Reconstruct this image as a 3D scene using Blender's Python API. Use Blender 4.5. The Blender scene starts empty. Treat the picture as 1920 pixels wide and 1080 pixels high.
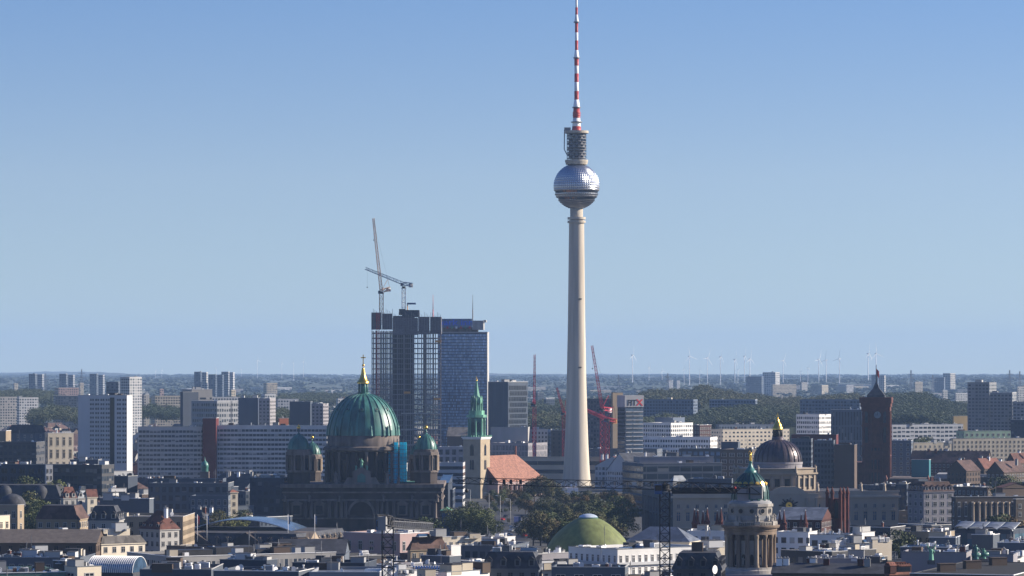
import bpy, math, random
import numpy as np
from mathutils import Vector, Matrix
R = math.radians
rnd = random.Random(7)
sc = bpy.context.scene
col = sc.collection
# ------------------------------------------------------------------ camera, sky, sun, exposure
F, HY, CX, CH = 6694.0, 700.0, 960.0, 80.0      # focal length and horizon in pixels of the 1920 wide photo, camera height in m
cam_d = bpy.data.cameras.new("camera")
cam_d.sensor_width = 36.0
cam_d.lens = F / 1920 * 36.0
cam_d.shift_y = (HY - 540.0) / 1920.0
cam_d.clip_start, cam_d.clip_end = 5.0, 80000.0
cam = bpy.data.objects.new("camera", cam_d)
cam.location = (0, 0, CH)
cam.rotation_euler = (R(90), 0, 0)
col.objects.link(cam)
sc.camera = cam
SUN_AZ, SUN_EL = R(80), R(25)                   # azimuth clockwise from the view direction
sdir = Vector((math.sin(SUN_AZ) * math.cos(SUN_EL), math.cos(SUN_AZ) * math.cos(SUN_EL), math.sin(SUN_EL)))
w = bpy.data.worlds.new("World")
sc.world = w
w.use_nodes = True
nt = w.node_tree
sky = nt.nodes.new("ShaderNodeTexSky")
sky.sky_type = 'NISHITA'
sky.sun_disc = False
sky.sun_elevation, sky.sun_rotation = SUN_EL, SUN_AZ
sky.altitude, sky.air_density, sky.dust_density, sky.ozone_density = 80, 1.0, 0.35, 2.6
bg = nt.nodes["Background"]
bg.inputs["Strength"].default_value = 0.102
tcw = nt.nodes.new("ShaderNodeTexCoord")          # the clear deep-blue part of the dome reaches low down, as through a polarised autumn sky
mpw = nt.nodes.new("ShaderNodeMapping"); mpw.inputs["Scale"].default_value = (1, 1, 1.9); mpw.inputs["Location"].default_value = (0, 0, 0.065)
nrm = nt.nodes.new("ShaderNodeVectorMath"); nrm.operation = 'NORMALIZE'
nt.links.new(tcw.outputs["Generated"], mpw.inputs[0]); nt.links.new(mpw.outputs[0], nrm.inputs[0]); nt.links.new(nrm.outputs[0], sky.inputs[0])
tint = nt.nodes.new("ShaderNodeMix"); tint.data_type = 'RGBA'; tint.blend_type = 'MULTIPLY'
tint.inputs[0].default_value = 1.0
spw = nt.nodes.new("ShaderNodeSeparateXYZ"); nt.links.new(tcw.outputs["Generated"], spw.inputs[0])
hue = nt.nodes.new("ShaderNodeValToRGB")                          # greyish at the horizon, clear blue above, deep blue overhead
he = hue.color_ramp.elements
he[0].position, he[0].color = 0.0, (0.765, 0.68, 0.60, 1)
he[1].position, he[1].color = 0.40, (0.38, 0.57, 1.0, 1)
for ps, cc_ in ((0.055, (0.86, 0.755, 0.71, 1)), (0.105, (0.67, 0.715, 0.80, 1))):
    e_ = he.new(ps); e_.color = cc_
nt.links.new(spw.outputs[2], hue.inputs[0]); nt.links.new(hue.outputs[0], tint.inputs[7])
nt.links.new(sky.outputs[0], tint.inputs[6]); nt.links.new(tint.outputs[2], bg.inputs["Color"])
sun_d = bpy.data.lights.new("sun", 'SUN')
sun_d.energy, sun_d.angle, sun_d.color = 5.0, R(0.5), (1.0, 0.90, 0.76)
sun = bpy.data.objects.new("sun", sun_d)
sun.rotation_euler = sdir.to_track_quat('Z', 'Y').to_euler()
sun.location = (500, 500, 900)
col.objects.link(sun)
sc.view_settings.view_transform = 'Standard'
sc.view_settings.look = 'None'
sc.view_settings.exposure = 0.92
sc.view_settings.gamma = 1.0
sc.cycles.max_bounces = 5
sc.cycles.diffuse_bounces = 2
sc.cycles.glossy_bounces = 2
sc.cycles.volume_bounces = 0
sc.cycles.transparent_max_bounces = 4
sc.cycles.use_denoising = True
sc.cycles.filter_width = 1.5

def PX(px, D): return (px - CX) / F * D
def PZ(py, D): return CH - (py - HY) / F * D

# ------------------------------------------------------------------ materials
MATS = {}
def new_mat(name):
    m = bpy.data.materials.new(name)
    m.use_nodes = True
    return m, m.node_tree, m.node_tree.nodes["Principled BSDF"]
def nd(t, typ, **kw):
    n = t.nodes.new(typ)
    for k, v in kw.items(): setattr(n, k, v)
    return n
def c4(c, k=1.0): return (c[0] * k, c[1] * k, c[2] * k, 1)
def mix_node(t, fac, a, b):
    n = nd(t, "ShaderNodeMix", data_type='RGBA')
    for s, v in ((0, fac), (6, a), (7, b)):
        if hasattr(v, "is_linked") or hasattr(v, "node"): t.links.new(v, n.inputs[s])
        else: n.inputs[s].default_value = v
    return n.outputs[2]
def math_node(t, op, a, b=None, c=None):
    n = nd(t, "ShaderNodeMath", operation=op)
    for i, v in enumerate((a, b, c)):
        if v is None: continue
        if hasattr(v, "node"): t.links.new(v, n.inputs[i])
        else: n.inputs[i].default_value = v
    return n.outputs[0]
def mat(name, c, rough=0.8, metal=0.0, var=0.25, scale=0.35, spec=0.3, streak=0.0, patch=0):
    """a weathered surface: base colour broken by two sizes of noise"""
    if name in MATS: return MATS[name]
    m, t, b = new_mat(name)
    tc = nd(t, "ShaderNodeTexCoord")
    n1 = nd(t, "ShaderNodeTexNoise"); n1.inputs["Scale"].default_value = scale; n1.inputs["Detail"].default_value = 5
    if streak:
        mp = nd(t, "ShaderNodeMapping"); mp.inputs["Scale"].default_value = (1, 1, streak)
        t.links.new(tc.outputs["Object"], mp.inputs[0]); t.links.new(mp.outputs[0], n1.inputs["Vector"])
    else:
        t.links.new(tc.outputs["Object"], n1.inputs["Vector"])
    r = nd(t, "ShaderNodeMapRange"); r.inputs[1].default_value = 0.3; r.inputs[2].default_value = 0.7
    t.links.new(n1.outputs[0], r.inputs[0])
    o = mix_node(t, r.outputs[0], c4(c, 1 - var), c4(c, 1 + var * 0.7))
    oi = nd(t, "ShaderNodeObjectInfo")                     # no two buildings have quite the same tone
    tone = math_node(t, 'MULTIPLY_ADD', oi.outputs["Random"], 0.3, 0.85) if metal < .9 else None
    if patch:                                              # sheets, courses and repairs of slightly different age
        br = nd(t, "ShaderNodeTexVoronoi", distance='MANHATTAN'); br.inputs["Scale"].default_value = patch
        t.links.new(tc.outputs["Object"], br.inputs["Vector"])
        sx = nd(t, "ShaderNodeSeparateXYZ"); t.links.new(br.outputs["Color"], sx.inputs[0])
        tone = math_node(t, 'MULTIPLY', tone, math_node(t, 'MULTIPLY_ADD', sx.outputs[0], 0.6, 0.7))
    if tone is not None:
        sc_ = nd(t, "ShaderNodeVectorMath", operation='SCALE'); t.links.new(o, sc_.inputs[0]); t.links.new(tone, sc_.inputs[3]); o = sc_.outputs[0]
    t.links.new(o, b.inputs["Base Color"])
    b.inputs["Roughness"].default_value = rough
    b.inputs["Metallic"].default_value = metal
    b.inputs["Specular IOR Level"].default_value = spec
    MATS[name] = m
    return m
def facade(name, wall, glass=(0.03, 0.04, 0.055), bw=3.0, gap=0.3, light=0.18, mull=0):
    """one storey of windows: panes along u every bw metres, wall piers between them, some panes with pale blinds"""
    if name in MATS: return MATS[name]
    m, t, b = new_mat(name)
    uv = nd(t, "ShaderNodeUVMap")
    sp = nd(t, "ShaderNodeSeparateXYZ"); t.links.new(uv.outputs[0], sp.inputs[0])
    u = math_node(t, 'DIVIDE', sp.outputs[0], bw)
    fr = math_node(t, 'FRACT', u)
    pane = math_node(t, 'GREATER_THAN', fr, gap)
    fl = math_node(t, 'FLOOR', u)
    fv = math_node(t, 'FLOOR', math_node(t, 'DIVIDE', sp.outputs[1], 3.0))
    cb = nd(t, "ShaderNodeCombineXYZ"); t.links.new(fl, cb.inputs[0]); t.links.new(fv, cb.inputs[1])
    oi = nd(t, "ShaderNodeObjectInfo"); t.links.new(oi.outputs["Random"], cb.inputs[2])
    wn = nd(t, "ShaderNodeTexWhiteNoise"); t.links.new(cb.outputs[0], wn.inputs[0])
    bl = math_node(t, 'LESS_THAN', wn.outputs[0], light)
    dk = math_node(t, 'MULTIPLY', wn.outputs[0], 0.9)
    g0 = mix_node(t, dk, c4(glass, 0.5), c4(glass, 1.6))
    g = mix_node(t, bl, g0, c4(tuple(0.35 * x + 0.12 for x in wall)))
    if mull:
        f2 = math_node(t, 'FRACT', math_node(t, 'MULTIPLY', u, mull))
        g = mix_node(t, math_node(t, 'LESS_THAN', f2, 0.16), g, c4(wall, 0.6))
    o = mix_node(t, pane, c4(wall), g)
    t.links.new(o, b.inputs["Base Color"])
    rr = nd(t, "ShaderNodeMapRange"); rr.inputs[3].default_value = 0.8; rr.inputs[4].default_value = 0.12
    t.links.new(pane, rr.inputs[0]); t.links.new(rr.outputs[0], b.inputs["Roughness"])
    b.inputs["Specular IOR Level"].default_value = 0.2
    MATS[name] = m
    return m

# ------------------------------------------------------------------ mesh building
class MB:
    def __init__(s): s.v, s.f, s.mi, s.sm = [], [], [], []
    def face(s, pts, m=0, smooth=False):
        i = len(s.v); s.v += [tuple(p) for p in pts]
        s.f.append(tuple(range(i, i + len(pts)))); s.mi.append(m); s.sm.append(smooth)
        return s
    def box(s, x0, x1, y0, y1, z0, z1, m=0, bottom=False):
        i = len(s.v)
        s.v += [(x0, y0, z0), (x1, y0, z0), (x1, y1, z0), (x0, y1, z0), (x0, y0, z1), (x1, y0, z1), (x1, y1, z1), (x0, y1, z1)]
        fs = [(0, 1, 5, 4), (1, 2, 6, 5), (2, 3, 7, 6), (3, 0, 4, 7), (4, 5, 6, 7)] + ([(3, 2, 1, 0)] if bottom else [])
        for f in fs: s.f.append(tuple(i + k for k in f)); s.mi.append(m); s.sm.append(False)
        return s
    def obox(s, c, r, sx, sy, z0, z1, m=0):
        """box turned by r about z, centred on c"""
        i = len(s.v); ca, sa = math.cos(r), math.sin(r)
        for z in (z0, z1):
            for x, y in ((-sx, -sy), (sx, -sy), (sx, sy), (-sx, sy)):
                s.v.append((c[0] + x * ca - y * sa, c[1] + x * sa + y * ca, z))
        for f in [(0, 1, 5, 4), (1, 2, 6, 5), (2, 3, 7, 6), (3, 0, 4, 7), (4, 5, 6, 7), (3, 2, 1, 0)]:
            s.f.append(tuple(i + k for k in f)); s.mi.append(m); s.sm.append(False)
        return s
    def prism(s, poly, z0, z1, m=0, top=True):
        """poly counter-clockwise from above"""
        n = len(poly); i = len(s.v)
        s.v += [(x, y, z0) for x, y in poly] + [(x, y, z1) for x, y in poly]
        for k in range(n):
            j = (k + 1) % n
            s.f.append((i + k, i + j, i + n + j, i + n + k)); s.mi.append(m); s.sm.append(False)
        if top: s.f.append(tuple(i + n + k for k in range(n))); s.mi.append(m); s.sm.append(False)
        return s
    def extrude_y(s, poly, y0, y1, m=0):
        """poly of (x, z), seen from the front, counter-clockwise"""
        n = len(poly); i = len(s.v)
        s.v += [(x, y0, z) for x, z in poly] + [(x, y1, z) for x, z in poly]
        s.f.append(tuple(i + k for k in range(n))); s.mi.append(m); s.sm.append(False)
        s.f.append(tuple(i + n + k for k in reversed(range(n)))); s.mi.append(m); s.sm.append(False)
        for k in range(n):
            j = (k + 1) % n
            s.f.append((i + k, i + n + k, i + n + j, i + j)); s.mi.append(m); s.sm.append(False)
        return s
    def lathe(s, prof, n=24, c=(0, 0), m=0, smooth=True, rot=0.0, a0=0.0, a1=2 * math.pi, rib=0.0):
        full = abs(a1 - a0 - 2 * math.pi) < 1e-6
        i = len(s.v); k = n if full else n + 1
        for r, z in prof:
            for j in range(k):
                a = a0 + (a1 - a0) * j / n + rot
                rr = r * (1 + (rib if j % 2 else 0))
                s.v.append((c[0] + rr * math.cos(a), c[1] + rr * math.sin(a), z))
        for q in range(len(prof) - 1):
            for j in range(n):
                j2 = (j + 1) % k
                s.f.append((i + q * k + j, i + q * k + j2, i + (q + 1) * k + j2, i + (q + 1) * k + j)); s.mi.append(m); s.sm.append(smooth)
        if full and prof[-1][0] > 0.01:
            q = len(prof) - 1
            s.f.append(tuple(i + q * k + j for j in range(k))); s.mi.append(m); s.sm.append(False)
        return s
    def tube(s, p, q, r, n=4, m=0, r2=None):
        p, q = Vector(p), Vector(q); d = (q - p)
        if d.length < 1e-6: return s
        d.normalize()
        a = d.orthogonal() if abs(d.z) < 0.99 else Vector((1, 1, 0))
        a = (a - d * a.dot(d)).normalized(); b = d.cross(a)
        i = len(s.v); r2 = r if r2 is None else r2
        for (o, rr) in ((p, r), (q, r2)):
            for k in range(n):
                t = 2 * math.pi * k / n
                s.v.append(tuple(o + a * (math.cos(t) * rr) + b * (math.sin(t) * rr)))
        for k in range(n):
            j = (k + 1) % n
            s.f.append((i + k, i + j, i + n + j, i + n + k)); s.mi.append(m); s.sm.append(n > 5)
        s.f.append(tuple(i + n + k for k in range(n))); s.mi.append(m); s.sm.append(False)
        s.f.append(tuple(i + k for k in reversed(range(n)))); s.mi.append(m); s.sm.append(False)
        return s
    def ball(s, c, r, n=10, m=0, sz=1.0):
        k = max(4, n // 2)
        return s.lathe([(max(0.001, r * math.sin(math.pi * j / k)), c[2] - r * sz * math.cos(math.pi * j / k)) for j in range(k + 1)], n, (c[0], c[1]), m)
    def lattice(s, p, q, w, r, bays, m=0, up=(0, 0, 1), tri=False, taper=1.0, wd=None):
        """open lattice girder from p to q"""
        p, q = Vector(p), Vector(q); d = (q - p).normalized()
        u = Vector(up); u = (u - d * u.dot(d)).normalized(); v = d.cross(u)
        wd = wd or w
        cs = ((-1, -1), (1, -1), (1, 1), (-1, 1)) if not tri else ((-1, -1), (1, -1), (0, 1))
        def P(t, k):
            f = 1 + (taper - 1) * t
            return p + (q - p) * t + v * (cs[k][0] * wd / 2 * f) + u * (cs[k][1] * w / 2 * f)
        n = len(cs)
        for k in range(n): s.tube(P(0, k), P(1, k), r, 4, m)
        for b_ in range(bays):
            t0, t1 = b_ / bays, (b_ + 1) / bays
            for k in range(n):
                j = (k + 1) % n
                a, c = (k, j) if b_ % 2 else (j, k)
                s.tube(P(t0, a), P(t1, c), r * 0.6, 3, m)
                s.tube(P(t0, k), P(t0, j), r * 0.6, 3, m)
        return s
    def mesh(s, name, mats, uv=True):
        me = bpy.data.meshes.new(name)
        me.from_pydata(s.v, [], s.f)
        if not isinstance(mats, (list, tuple)): mats = [mats]
        for m in mats: me.materials.append(m)
        if len(mats) > 1: me.polygons.foreach_set("material_index", s.mi)
        me.polygons.foreach_set("use_smooth", s.sm)
        if uv:
            ul = me.uv_layers.new(name="UVMap")
            V = s.v; out = []
            for f in s.f:
                a, b, c = V[f[0]], V[f[1]], V[f[2]]
                e1 = (b[0] - a[0], b[1] - a[1], b[2] - a[2]); e2 = (c[0] - a[0], c[1] - a[1], c[2] - a[2])
                nx, ny, nz = e1[1] * e2[2] - e1[2] * e2[1], e1[2] * e2[0] - e1[0] * e2[2], e1[0] * e2[1] - e1[1] * e2[0]
                h = math.hypot(nx, ny)
                if h < 1e-9 or abs(nz) > 2 * h:
                    for k in f: out += [V[k][0], V[k][1]]
                else:
                    tx, ty = -ny / h, nx / h
                    for k in f: out += [V[k][0] * tx + V[k][1] * ty + 500, V[k][2]]
            ul.data.foreach_set("uv", out)
        me.update()
        return me
    def build(s, name, mats, parent=None, loc=None, rz=None):
        return put(name, s.mesh(name, mats), parent, loc, rz)
def put(name, me, parent=None, loc=None, rz=None, scale=None):
    o = bpy.data.objects.new(name, me)
    col.objects.link(o)
    if parent is not None: o.parent = parent
    if loc is not None: o.location = loc
    if rz is not None: o.rotation_euler = (0, 0, rz)
    if scale is not None: o.scale = scale
    return o
def tag(o, label=None, cat=None, group=None, kind=None):
    for k, v in (("label", label), ("category", cat), ("group", group), ("kind", kind)):
        if v: o[k] = v
    return o
def thing(name, label, cat, loc=(0, 0, 0), rz=0.0, group=None):
    o = bpy.data.objects.new(name, None)
    o.empty_display_size = 1
    col.objects.link(o)
    o.location = loc; o.rotation_euler = (0, 0, rz)
    return tag(o, label, cat, group)
def copy_tree(o, parent=None):
    c = o.copy(); col.objects.link(c)
    if parent is not None: c.parent = parent
    for ch in kids.get(o.name, []): copy_tree(ch, c)
    return c
kids = {}
def note_kids(root):
    kids.clear()
    for o in bpy.data.objects:
        if o.parent is not None: kids.setdefault(o.parent.name, []).append(o)

# ------------------------------------------------------------------ palette (real-world albedos)
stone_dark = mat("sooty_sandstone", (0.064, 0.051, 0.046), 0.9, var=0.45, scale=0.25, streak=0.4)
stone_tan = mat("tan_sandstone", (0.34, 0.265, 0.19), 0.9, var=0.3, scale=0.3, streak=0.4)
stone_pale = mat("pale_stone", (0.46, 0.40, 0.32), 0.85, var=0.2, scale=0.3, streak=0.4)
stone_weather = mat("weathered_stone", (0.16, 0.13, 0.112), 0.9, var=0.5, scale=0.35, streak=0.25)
concrete = mat("tower_concrete", (0.44, 0.39, 0.315), 0.88, var=0.24, scale=0.3, streak=0.06)
grey_conc = mat("grey_concrete", (0.27, 0.27, 0.27), 0.85, var=0.2)
pale_conc = mat("pale_concrete", (0.42, 0.41, 0.39), 0.85, var=0.15)
white_paint = mat("white_paint", (0.78, 0.77, 0.75), 0.6, var=0.08)
red_paint = mat("red_paint", (0.42, 0.045, 0.04), 0.5, var=0.12)
crane_red = mat("crane_red_paint", (0.42, 0.035, 0.06), 0.45, var=0.15)
crane_yellow = mat("crane_orange_paint", (0.50, 0.24, 0.06), 0.5, var=0.15)
crane_white = mat("crane_white_paint", (0.62, 0.60, 0.58), 0.5, var=0.15)
crane_peach = mat("crane_peach_paint", (0.52, 0.30, 0.17), 0.5, var=0.2)
crane_blue = mat("crane_blue_paint", (0.045, 0.09, 0.2), 0.5, var=0.15)
dark_steel = mat("dark_steel", (0.028, 0.028, 0.032), 0.55, 0.0, var=0.3)
grey_steel = mat("grey_steel", (0.19, 0.19, 0.20), 0.5, 0.4, var=0.2)
steel = mat("stainless_steel", (0.40, 0.42, 0.46), 0.33, 1.0, var=0.08, scale=0.6)
copper = mat("green_copper", (0.046, 0.155, 0.128), 0.42, 0.0, var=0.5, scale=0.35, streak=0.2, spec=0.5)
copper_pale = mat("pale_green_copper", (0.13, 0.32, 0.22), 0.6, 0.0, var=0.4, scale=0.3, streak=0.25)
copper_brown = mat("brown_copper", (0.070, 0.050, 0.054), 0.36, 0.3, var=0.3, scale=0.4, spec=0.6)
gold = mat("gold_leaf", (0.78, 0.48, 0.10), 0.32, 1.0, var=0.15)
red_tile = mat("red_roof_tiles", (0.115, 0.046, 0.034), 0.85, var=0.25, scale=0.6, patch=0.35)
salmon_tile = mat("pale_red_roof_tiles", (0.20, 0.082, 0.056), 0.85, var=0.3, scale=0.5, patch=0.35)
church_tile = mat("church_roof_tiles", (0.245, 0.115, 0.078), 0.85, var=0.12, scale=0.5, patch=0.9)
brown_tile = mat("brown_roof_tiles", (0.085, 0.05, 0.042), 0.85, var=0.3, scale=0.6, patch=0.35)
brick = mat("red_brick", (0.095, 0.033, 0.025), 0.9, var=0.35, scale=0.4)
brick_dark = mat("dark_red_cladding", (0.10, 0.018, 0.016), 0.7, var=0.2)
slate = mat("slate_roof", (0.045, 0.047, 0.055), 0.75, var=0.35, scale=0.5, patch=0.35)
felt = mat("roof_felt", (0.044, 0.044, 0.050), 0.9, var=0.4, scale=0.25, patch=0.35)
gravel = mat("roof_gravel", (0.115, 0.105, 0.095), 0.95, var=0.35, scale=0.3, patch=0.35)
zinc = mat("zinc_sheet", (0.17, 0.185, 0.205), 0.5, 0.35, var=0.2, scale=0.4, patch=0.35)
glass = mat("dark_glass", (0.016, 0.021, 0.03), 0.1, 0.0, var=0.3, spec=0.22)
blue_glass = mat("blue_glass", (0.05, 0.09, 0.15), 0.1, 0.0, var=0.4, spec=0.8)
net_blue = mat("blue_netting", (0.05, 0.64, 0.85), 0.7, var=0.25, scale=0.8, streak=4.0)
_t = net_blue.node_tree; _tr = nd(_t, "ShaderNodeBsdfTranslucent"); _tr.inputs[0].default_value = (0.10, 0.78, 0.95, 1)
_mx = nd(_t, "ShaderNodeMixShader"); _mx.inputs[0].default_value = 0.5
_t.links.new(_t.nodes["Principled BSDF"].outputs[0], _mx.inputs[1]); _t.links.new(_tr.outputs[0], _mx.inputs[2]); _t.links.new(_mx.outputs[0], _t.nodes["Material Output"].inputs[0])
asphalt = mat("asphalt", (0.05, 0.05, 0.052), 0.9, var=0.2)
WC = {'snow': (0.98, 0.95, 0.90), 'ivory': (0.86, 0.75, 0.58), 'stone': (0.13, 0.105, 0.085), 'navy': (0.055, 0.07, 0.10), 'steelblue': (0.10, 0.125, 0.165),  # wall colours
 'white': (0.60, 0.60, 0.60), 'cream': (0.55, 0.48, 0.37), 'grey': (0.30, 0.31, 0.33), 'dark': (0.085, 0.085, 0.09), 'lilac': (0.36, 0.34, 0.36),
 'blue': (0.16, 0.20, 0.27), 'tan': (0.37, 0.29, 0.20), 'pink': (0.46, 0.33, 0.31), 'brick': (0.085, 0.032, 0.026), 'brown': (0.12, 0.085, 0.065),
 'ochre': (0.42, 0.30, 0.14), 'mint': (0.36, 0.50, 0.36), 'pale': (0.45, 0.43, 0.40), 'slate': (0.12, 0.14, 0.17), 'teal': (0.05, 0.22, 0.25), 'orange': (0.52, 0.17, 0.08)}
for _k in WC: WC[_k] = tuple(0.74 * x for x in WC[_k])
def wallm(c): return mat("wall_" + c, WC[c], 0.85, var=0.14, scale=0.12, streak=0.3)
RM = {'felt': felt, 'gravel': gravel, 'slate': slate, 'red': red_tile, 'brown': brown_tile, 'zinc': zinc, 'white': white_paint, 'salmon': salmon_tile, 'copper': copper_pale, 'conc': grey_conc}
# ------------------------------------------------------------------ ground
def terr(d):
    pts = ((0, 0), (4200, 0), (7000, 14), (12000, 46), (18000, 56), (25000, 61), (30500, 58))
    for (a, za), (b_, zb) in zip(pts, pts[1:]):
        if d <= b_: return za + (zb - za) * max(0, d - a) / (b_ - a)
    return pts[-1][1]
def hill(x, d):
    k = min(1, max(0, (d - 15000) / 8000))
    u = x / max(d, 1) * F
    h = 3.2 * math.sin(u / 160 + 1.0) + 2.2 * math.sin(u / 61 + d / 3000) + 1.6 * math.sin(u / 23 + d / 1500) + (2.2 if u < -380 else 2.2 * max(0, 1 - (u + 380) / 260))
    return k * h * d / F * 1.0
mg, t, b = new_mat("ground_surface")
tc = nd(t, "ShaderNodeTexCoord")
n1 = nd(t, "ShaderNodeTexNoise"); n1.inputs["Scale"].default_value = 0.004; n1.inputs["Detail"].default_value = 8
mp = nd(t, "ShaderNodeMapping"); mp.inputs["Scale"].default_value = (1, 0.35, 1)
t.links.new(tc.outputs["Object"], mp.inputs[0]); t.links.new(mp.outputs[0], n1.inputs["Vector"])
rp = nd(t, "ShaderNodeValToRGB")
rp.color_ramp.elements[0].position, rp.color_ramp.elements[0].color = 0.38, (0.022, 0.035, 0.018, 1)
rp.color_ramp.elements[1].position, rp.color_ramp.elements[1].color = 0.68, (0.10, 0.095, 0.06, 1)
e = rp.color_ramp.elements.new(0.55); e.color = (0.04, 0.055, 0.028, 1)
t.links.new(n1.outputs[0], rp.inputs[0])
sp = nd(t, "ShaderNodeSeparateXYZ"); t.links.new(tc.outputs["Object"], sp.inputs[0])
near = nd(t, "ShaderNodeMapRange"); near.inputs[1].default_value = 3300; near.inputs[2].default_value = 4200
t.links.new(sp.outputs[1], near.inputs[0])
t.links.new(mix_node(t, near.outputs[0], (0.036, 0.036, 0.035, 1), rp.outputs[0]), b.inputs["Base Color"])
b.inputs["Roughness"].default_value = 0.95
g = MB()
ys = [-250, 400, 1000, 2000, 3000, 4200, 5500, 7000, 8500, 10000, 12000, 14000] + [15000 + 700 * k for k in range(23)]
nx = 90
for y in ys:
    W = 1200 + max(0, y) * 0.24
    for k in range(nx + 1):
        x = -W + 2 * W * k / nx
        g.v.append((x, y, terr(y) + hill(x, y)))
for j in range(len(ys) - 1):
    for k in range(nx):
        a = j * (nx + 1) + k
        g.f.append((a, a + 1, a + nx + 2, a + nx + 1)); g.mi.append(0); g.sm.append(True)
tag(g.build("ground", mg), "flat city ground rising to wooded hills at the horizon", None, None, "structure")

# ------------------------------------------------------------------ television tower
D = 2550.0; S = F / D
root = thing("television_tower", "tall concrete television tower with a silver sphere and red white antenna", "tower", (PX(1081, D), D, 0))
def pr(pts): return [(r / S, PZ(y, D)) for y, r in pts]
MB().lathe(pr([(916, 29.5), (905, 27), (893, 25.6), (880, 24.6), (860, 23.4), (830, 22), (780, 20.2), (700, 18.0), (600, 16.2), (500, 15), (419, 14.2), (413, 14.2)]), 48).build("shaft", concrete, root)
MB().lathe(pr([(413, 12), (385, 12)]), 40).build("neck", concrete, root)
for y in (418, 411.5):
    MB().lathe(pr([(y, 12), (y, 17), (y - 4.2, 17), (y - 4.2, 12)]), 48, smooth=False).build("collar", concrete, root)
# sphere clad in pyramid panels
bm = MB(); cz = PZ(349.5, D); rr = 42.8 / S
NL, NR = 64, 30
def sp_pt(i, j, k=1.0):
    th_ = math.pi * j / NR; a = 2 * math.pi * i / NL
    return (rr * k * math.sin(th_) * math.cos(a), rr * k * math.sin(th_) * math.sin(a), cz - rr * k * math.cos(th_))
for j in range(1, NR - 1):
    zz = cz - rr * math.cos(math.pi * (j + 0.5) / NR)
    yy = HY - (zz - CH) * S
    if 358.2 < yy < 363.5 or 369.5 < yy < 374.5: continue
    for i in range(NL):
        q = [sp_pt(i, j), sp_pt(i + 1, j), sp_pt(i + 1, j + 1), sp_pt(i, j + 1)]
        c = sp_pt(i + 0.5, j + 0.5, 1.018)
        for k in range(4): bm.face([q[k], q[(k + 1) % 4], c])
sph = bm.build("sphere", steel, root)
glint = mat("glint_glass", (0.75, 0.33, 0.10), 0.12, 0.7, var=0.5, scale=0.4)  # orange glints on the window bands, painted as tinted panes
for y0, y1 in ((364.4, 357.8), (375.4, 369.0)):
    f = MB()
    r0, r1 = (math.sqrt(max(1, 42.3 ** 2 - (y - 349.5) ** 2)) for y in (y0, y1))
    for i in range(96):
        a0, a1 = 2 * math.pi * (i + 0.12) / 96, 2 * math.pi * (i + 0.88) / 96
        am = 1 if (math.cos(a0 + math.pi * 0.62) > 0.93 and rnd.random() < 0.6) else 0
        pts = [((r0 - 0.6) / S * math.cos(a), (r0 - 0.6) / S * math.sin(a), PZ(y0, D)) for a in (a0, a1)] + [((r1 - 0.6) / S * math.cos(a), (r1 - 0.6) / S * math.sin(a), PZ(y1, D)) for a in (a1, a0)]
        f.face(pts, am)
    f.lathe([((r0 - 1.0) / S, PZ(y0, D)), ((r1 - 1.0) / S, PZ(y1, D))], 96, m=2)
    f.build("window_band", [mat("tinted_glass", (.03, .035, .045), .15, 0, spec=.4), glint, steel], root)
MB().lathe(pr([(309, 15), (308.5, 20), (303, 21.5), (300, 21.5), (300, 8)]), 40, smooth=False).build("platform", concrete, root)
MB().lathe(pr([(303, 8.2), (246, 7.6)]), 24).build("antenna_core", grey_conc, root)
cg = MB()
for k in range(20):
    a = 2 * math.pi * k / 20
    cg.tube((18 / S * math.cos(a), 18 / S * math.sin(a), PZ(301, D)), (18 / S * math.cos(a), 18 / S * math.sin(a), PZ(248, D)), 0.16, 4)
for k in range(10):
    y = 297 - k * 5.2
    cg.lathe(pr([(y + .5, 17.6), (y + .5, 18.4), (y - .5, 18.4), (y - .5, 17.6)]), 32, smooth=False)
    for a in range(10):
        t_ = 2 * math.pi * (a + 0.5 * (k % 2)) / 10
        if rnd.random() < 0.75: cg.obox((12.5 / S * math.cos(t_), 12.5 / S * math.sin(t_)), t_, 1.7, 0.9, PZ(y, D), PZ(y - 3.4, D))
cg.build("antenna_cage", grey_steel, root)
MB().lathe(pr([(251, 8), (250, 22.5), (245.5, 22.5), (245.5, 7)]), 40, smooth=False).build("upper_platform", concrete, root)
ca = MB(); ca.box(-23 / S, -11 / S, -1, 1, PZ(245.5, D), PZ(239, D)); ca.tube((-22.5 / S, 0, PZ(243, D)), (-23 / S, 0, PZ(280, D)), 0.5); ca.tube((-23 / S, 0, PZ(280, D)), (-18 / S, 0, PZ(290, D)), 0.45)
ca.build("maintenance_crane", grey_steel, root)
seg = [(246, 237, 9, 8, 1), (237, 221, 8, 6.6, 0), (221, 202, 7, 5.8, 1), (201, 187, 6.4, 4.4, 0), (187, 171, 4.2, 4.2, 1), (171, 154, 4.0, 4.0, 0), (154, 138, 4.0, 4.0, 1), (138, 123, 3.9, 3.9, 0), (123, 109, 4.2, 4.2, 1), (108, 94, 5.0, 3.0, 0),
       (94, 76, 2.9, 2.9, 1), (76, 61, 2.9, 2.9, 0), (61, 43, 2.9, 2.9, 1), (41, 27.5, 4.0, 2.5, 0), (27.5, 14, 2.4, 2.4, 1), (14, -4, 2.1, 2.1, 0), (-4, -20, 2.0, 2.0, 1), (-20, -42, 1.8, 1.2, 0)]
for y0, y1, r0, r1, c in seg:
    MB().lathe(pr([(y0, r0), (y1, r1)]), 16).build("mast_segment", red_paint if c else white_paint, root)
for y, r in ((229, 10.5), (201.5, 8), (212, 7.6), (216, 7.6), (108.5, 6.4), (41.5, 5.6)):
    MB().lathe(pr([(y + .9, 2), (y + .9, r), (y - .9, r), (y - .9, 2)]), 20, smooth=False).build("mast_ring", grey_steel if y != 212 and y != 216 else red_paint, root)
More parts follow.
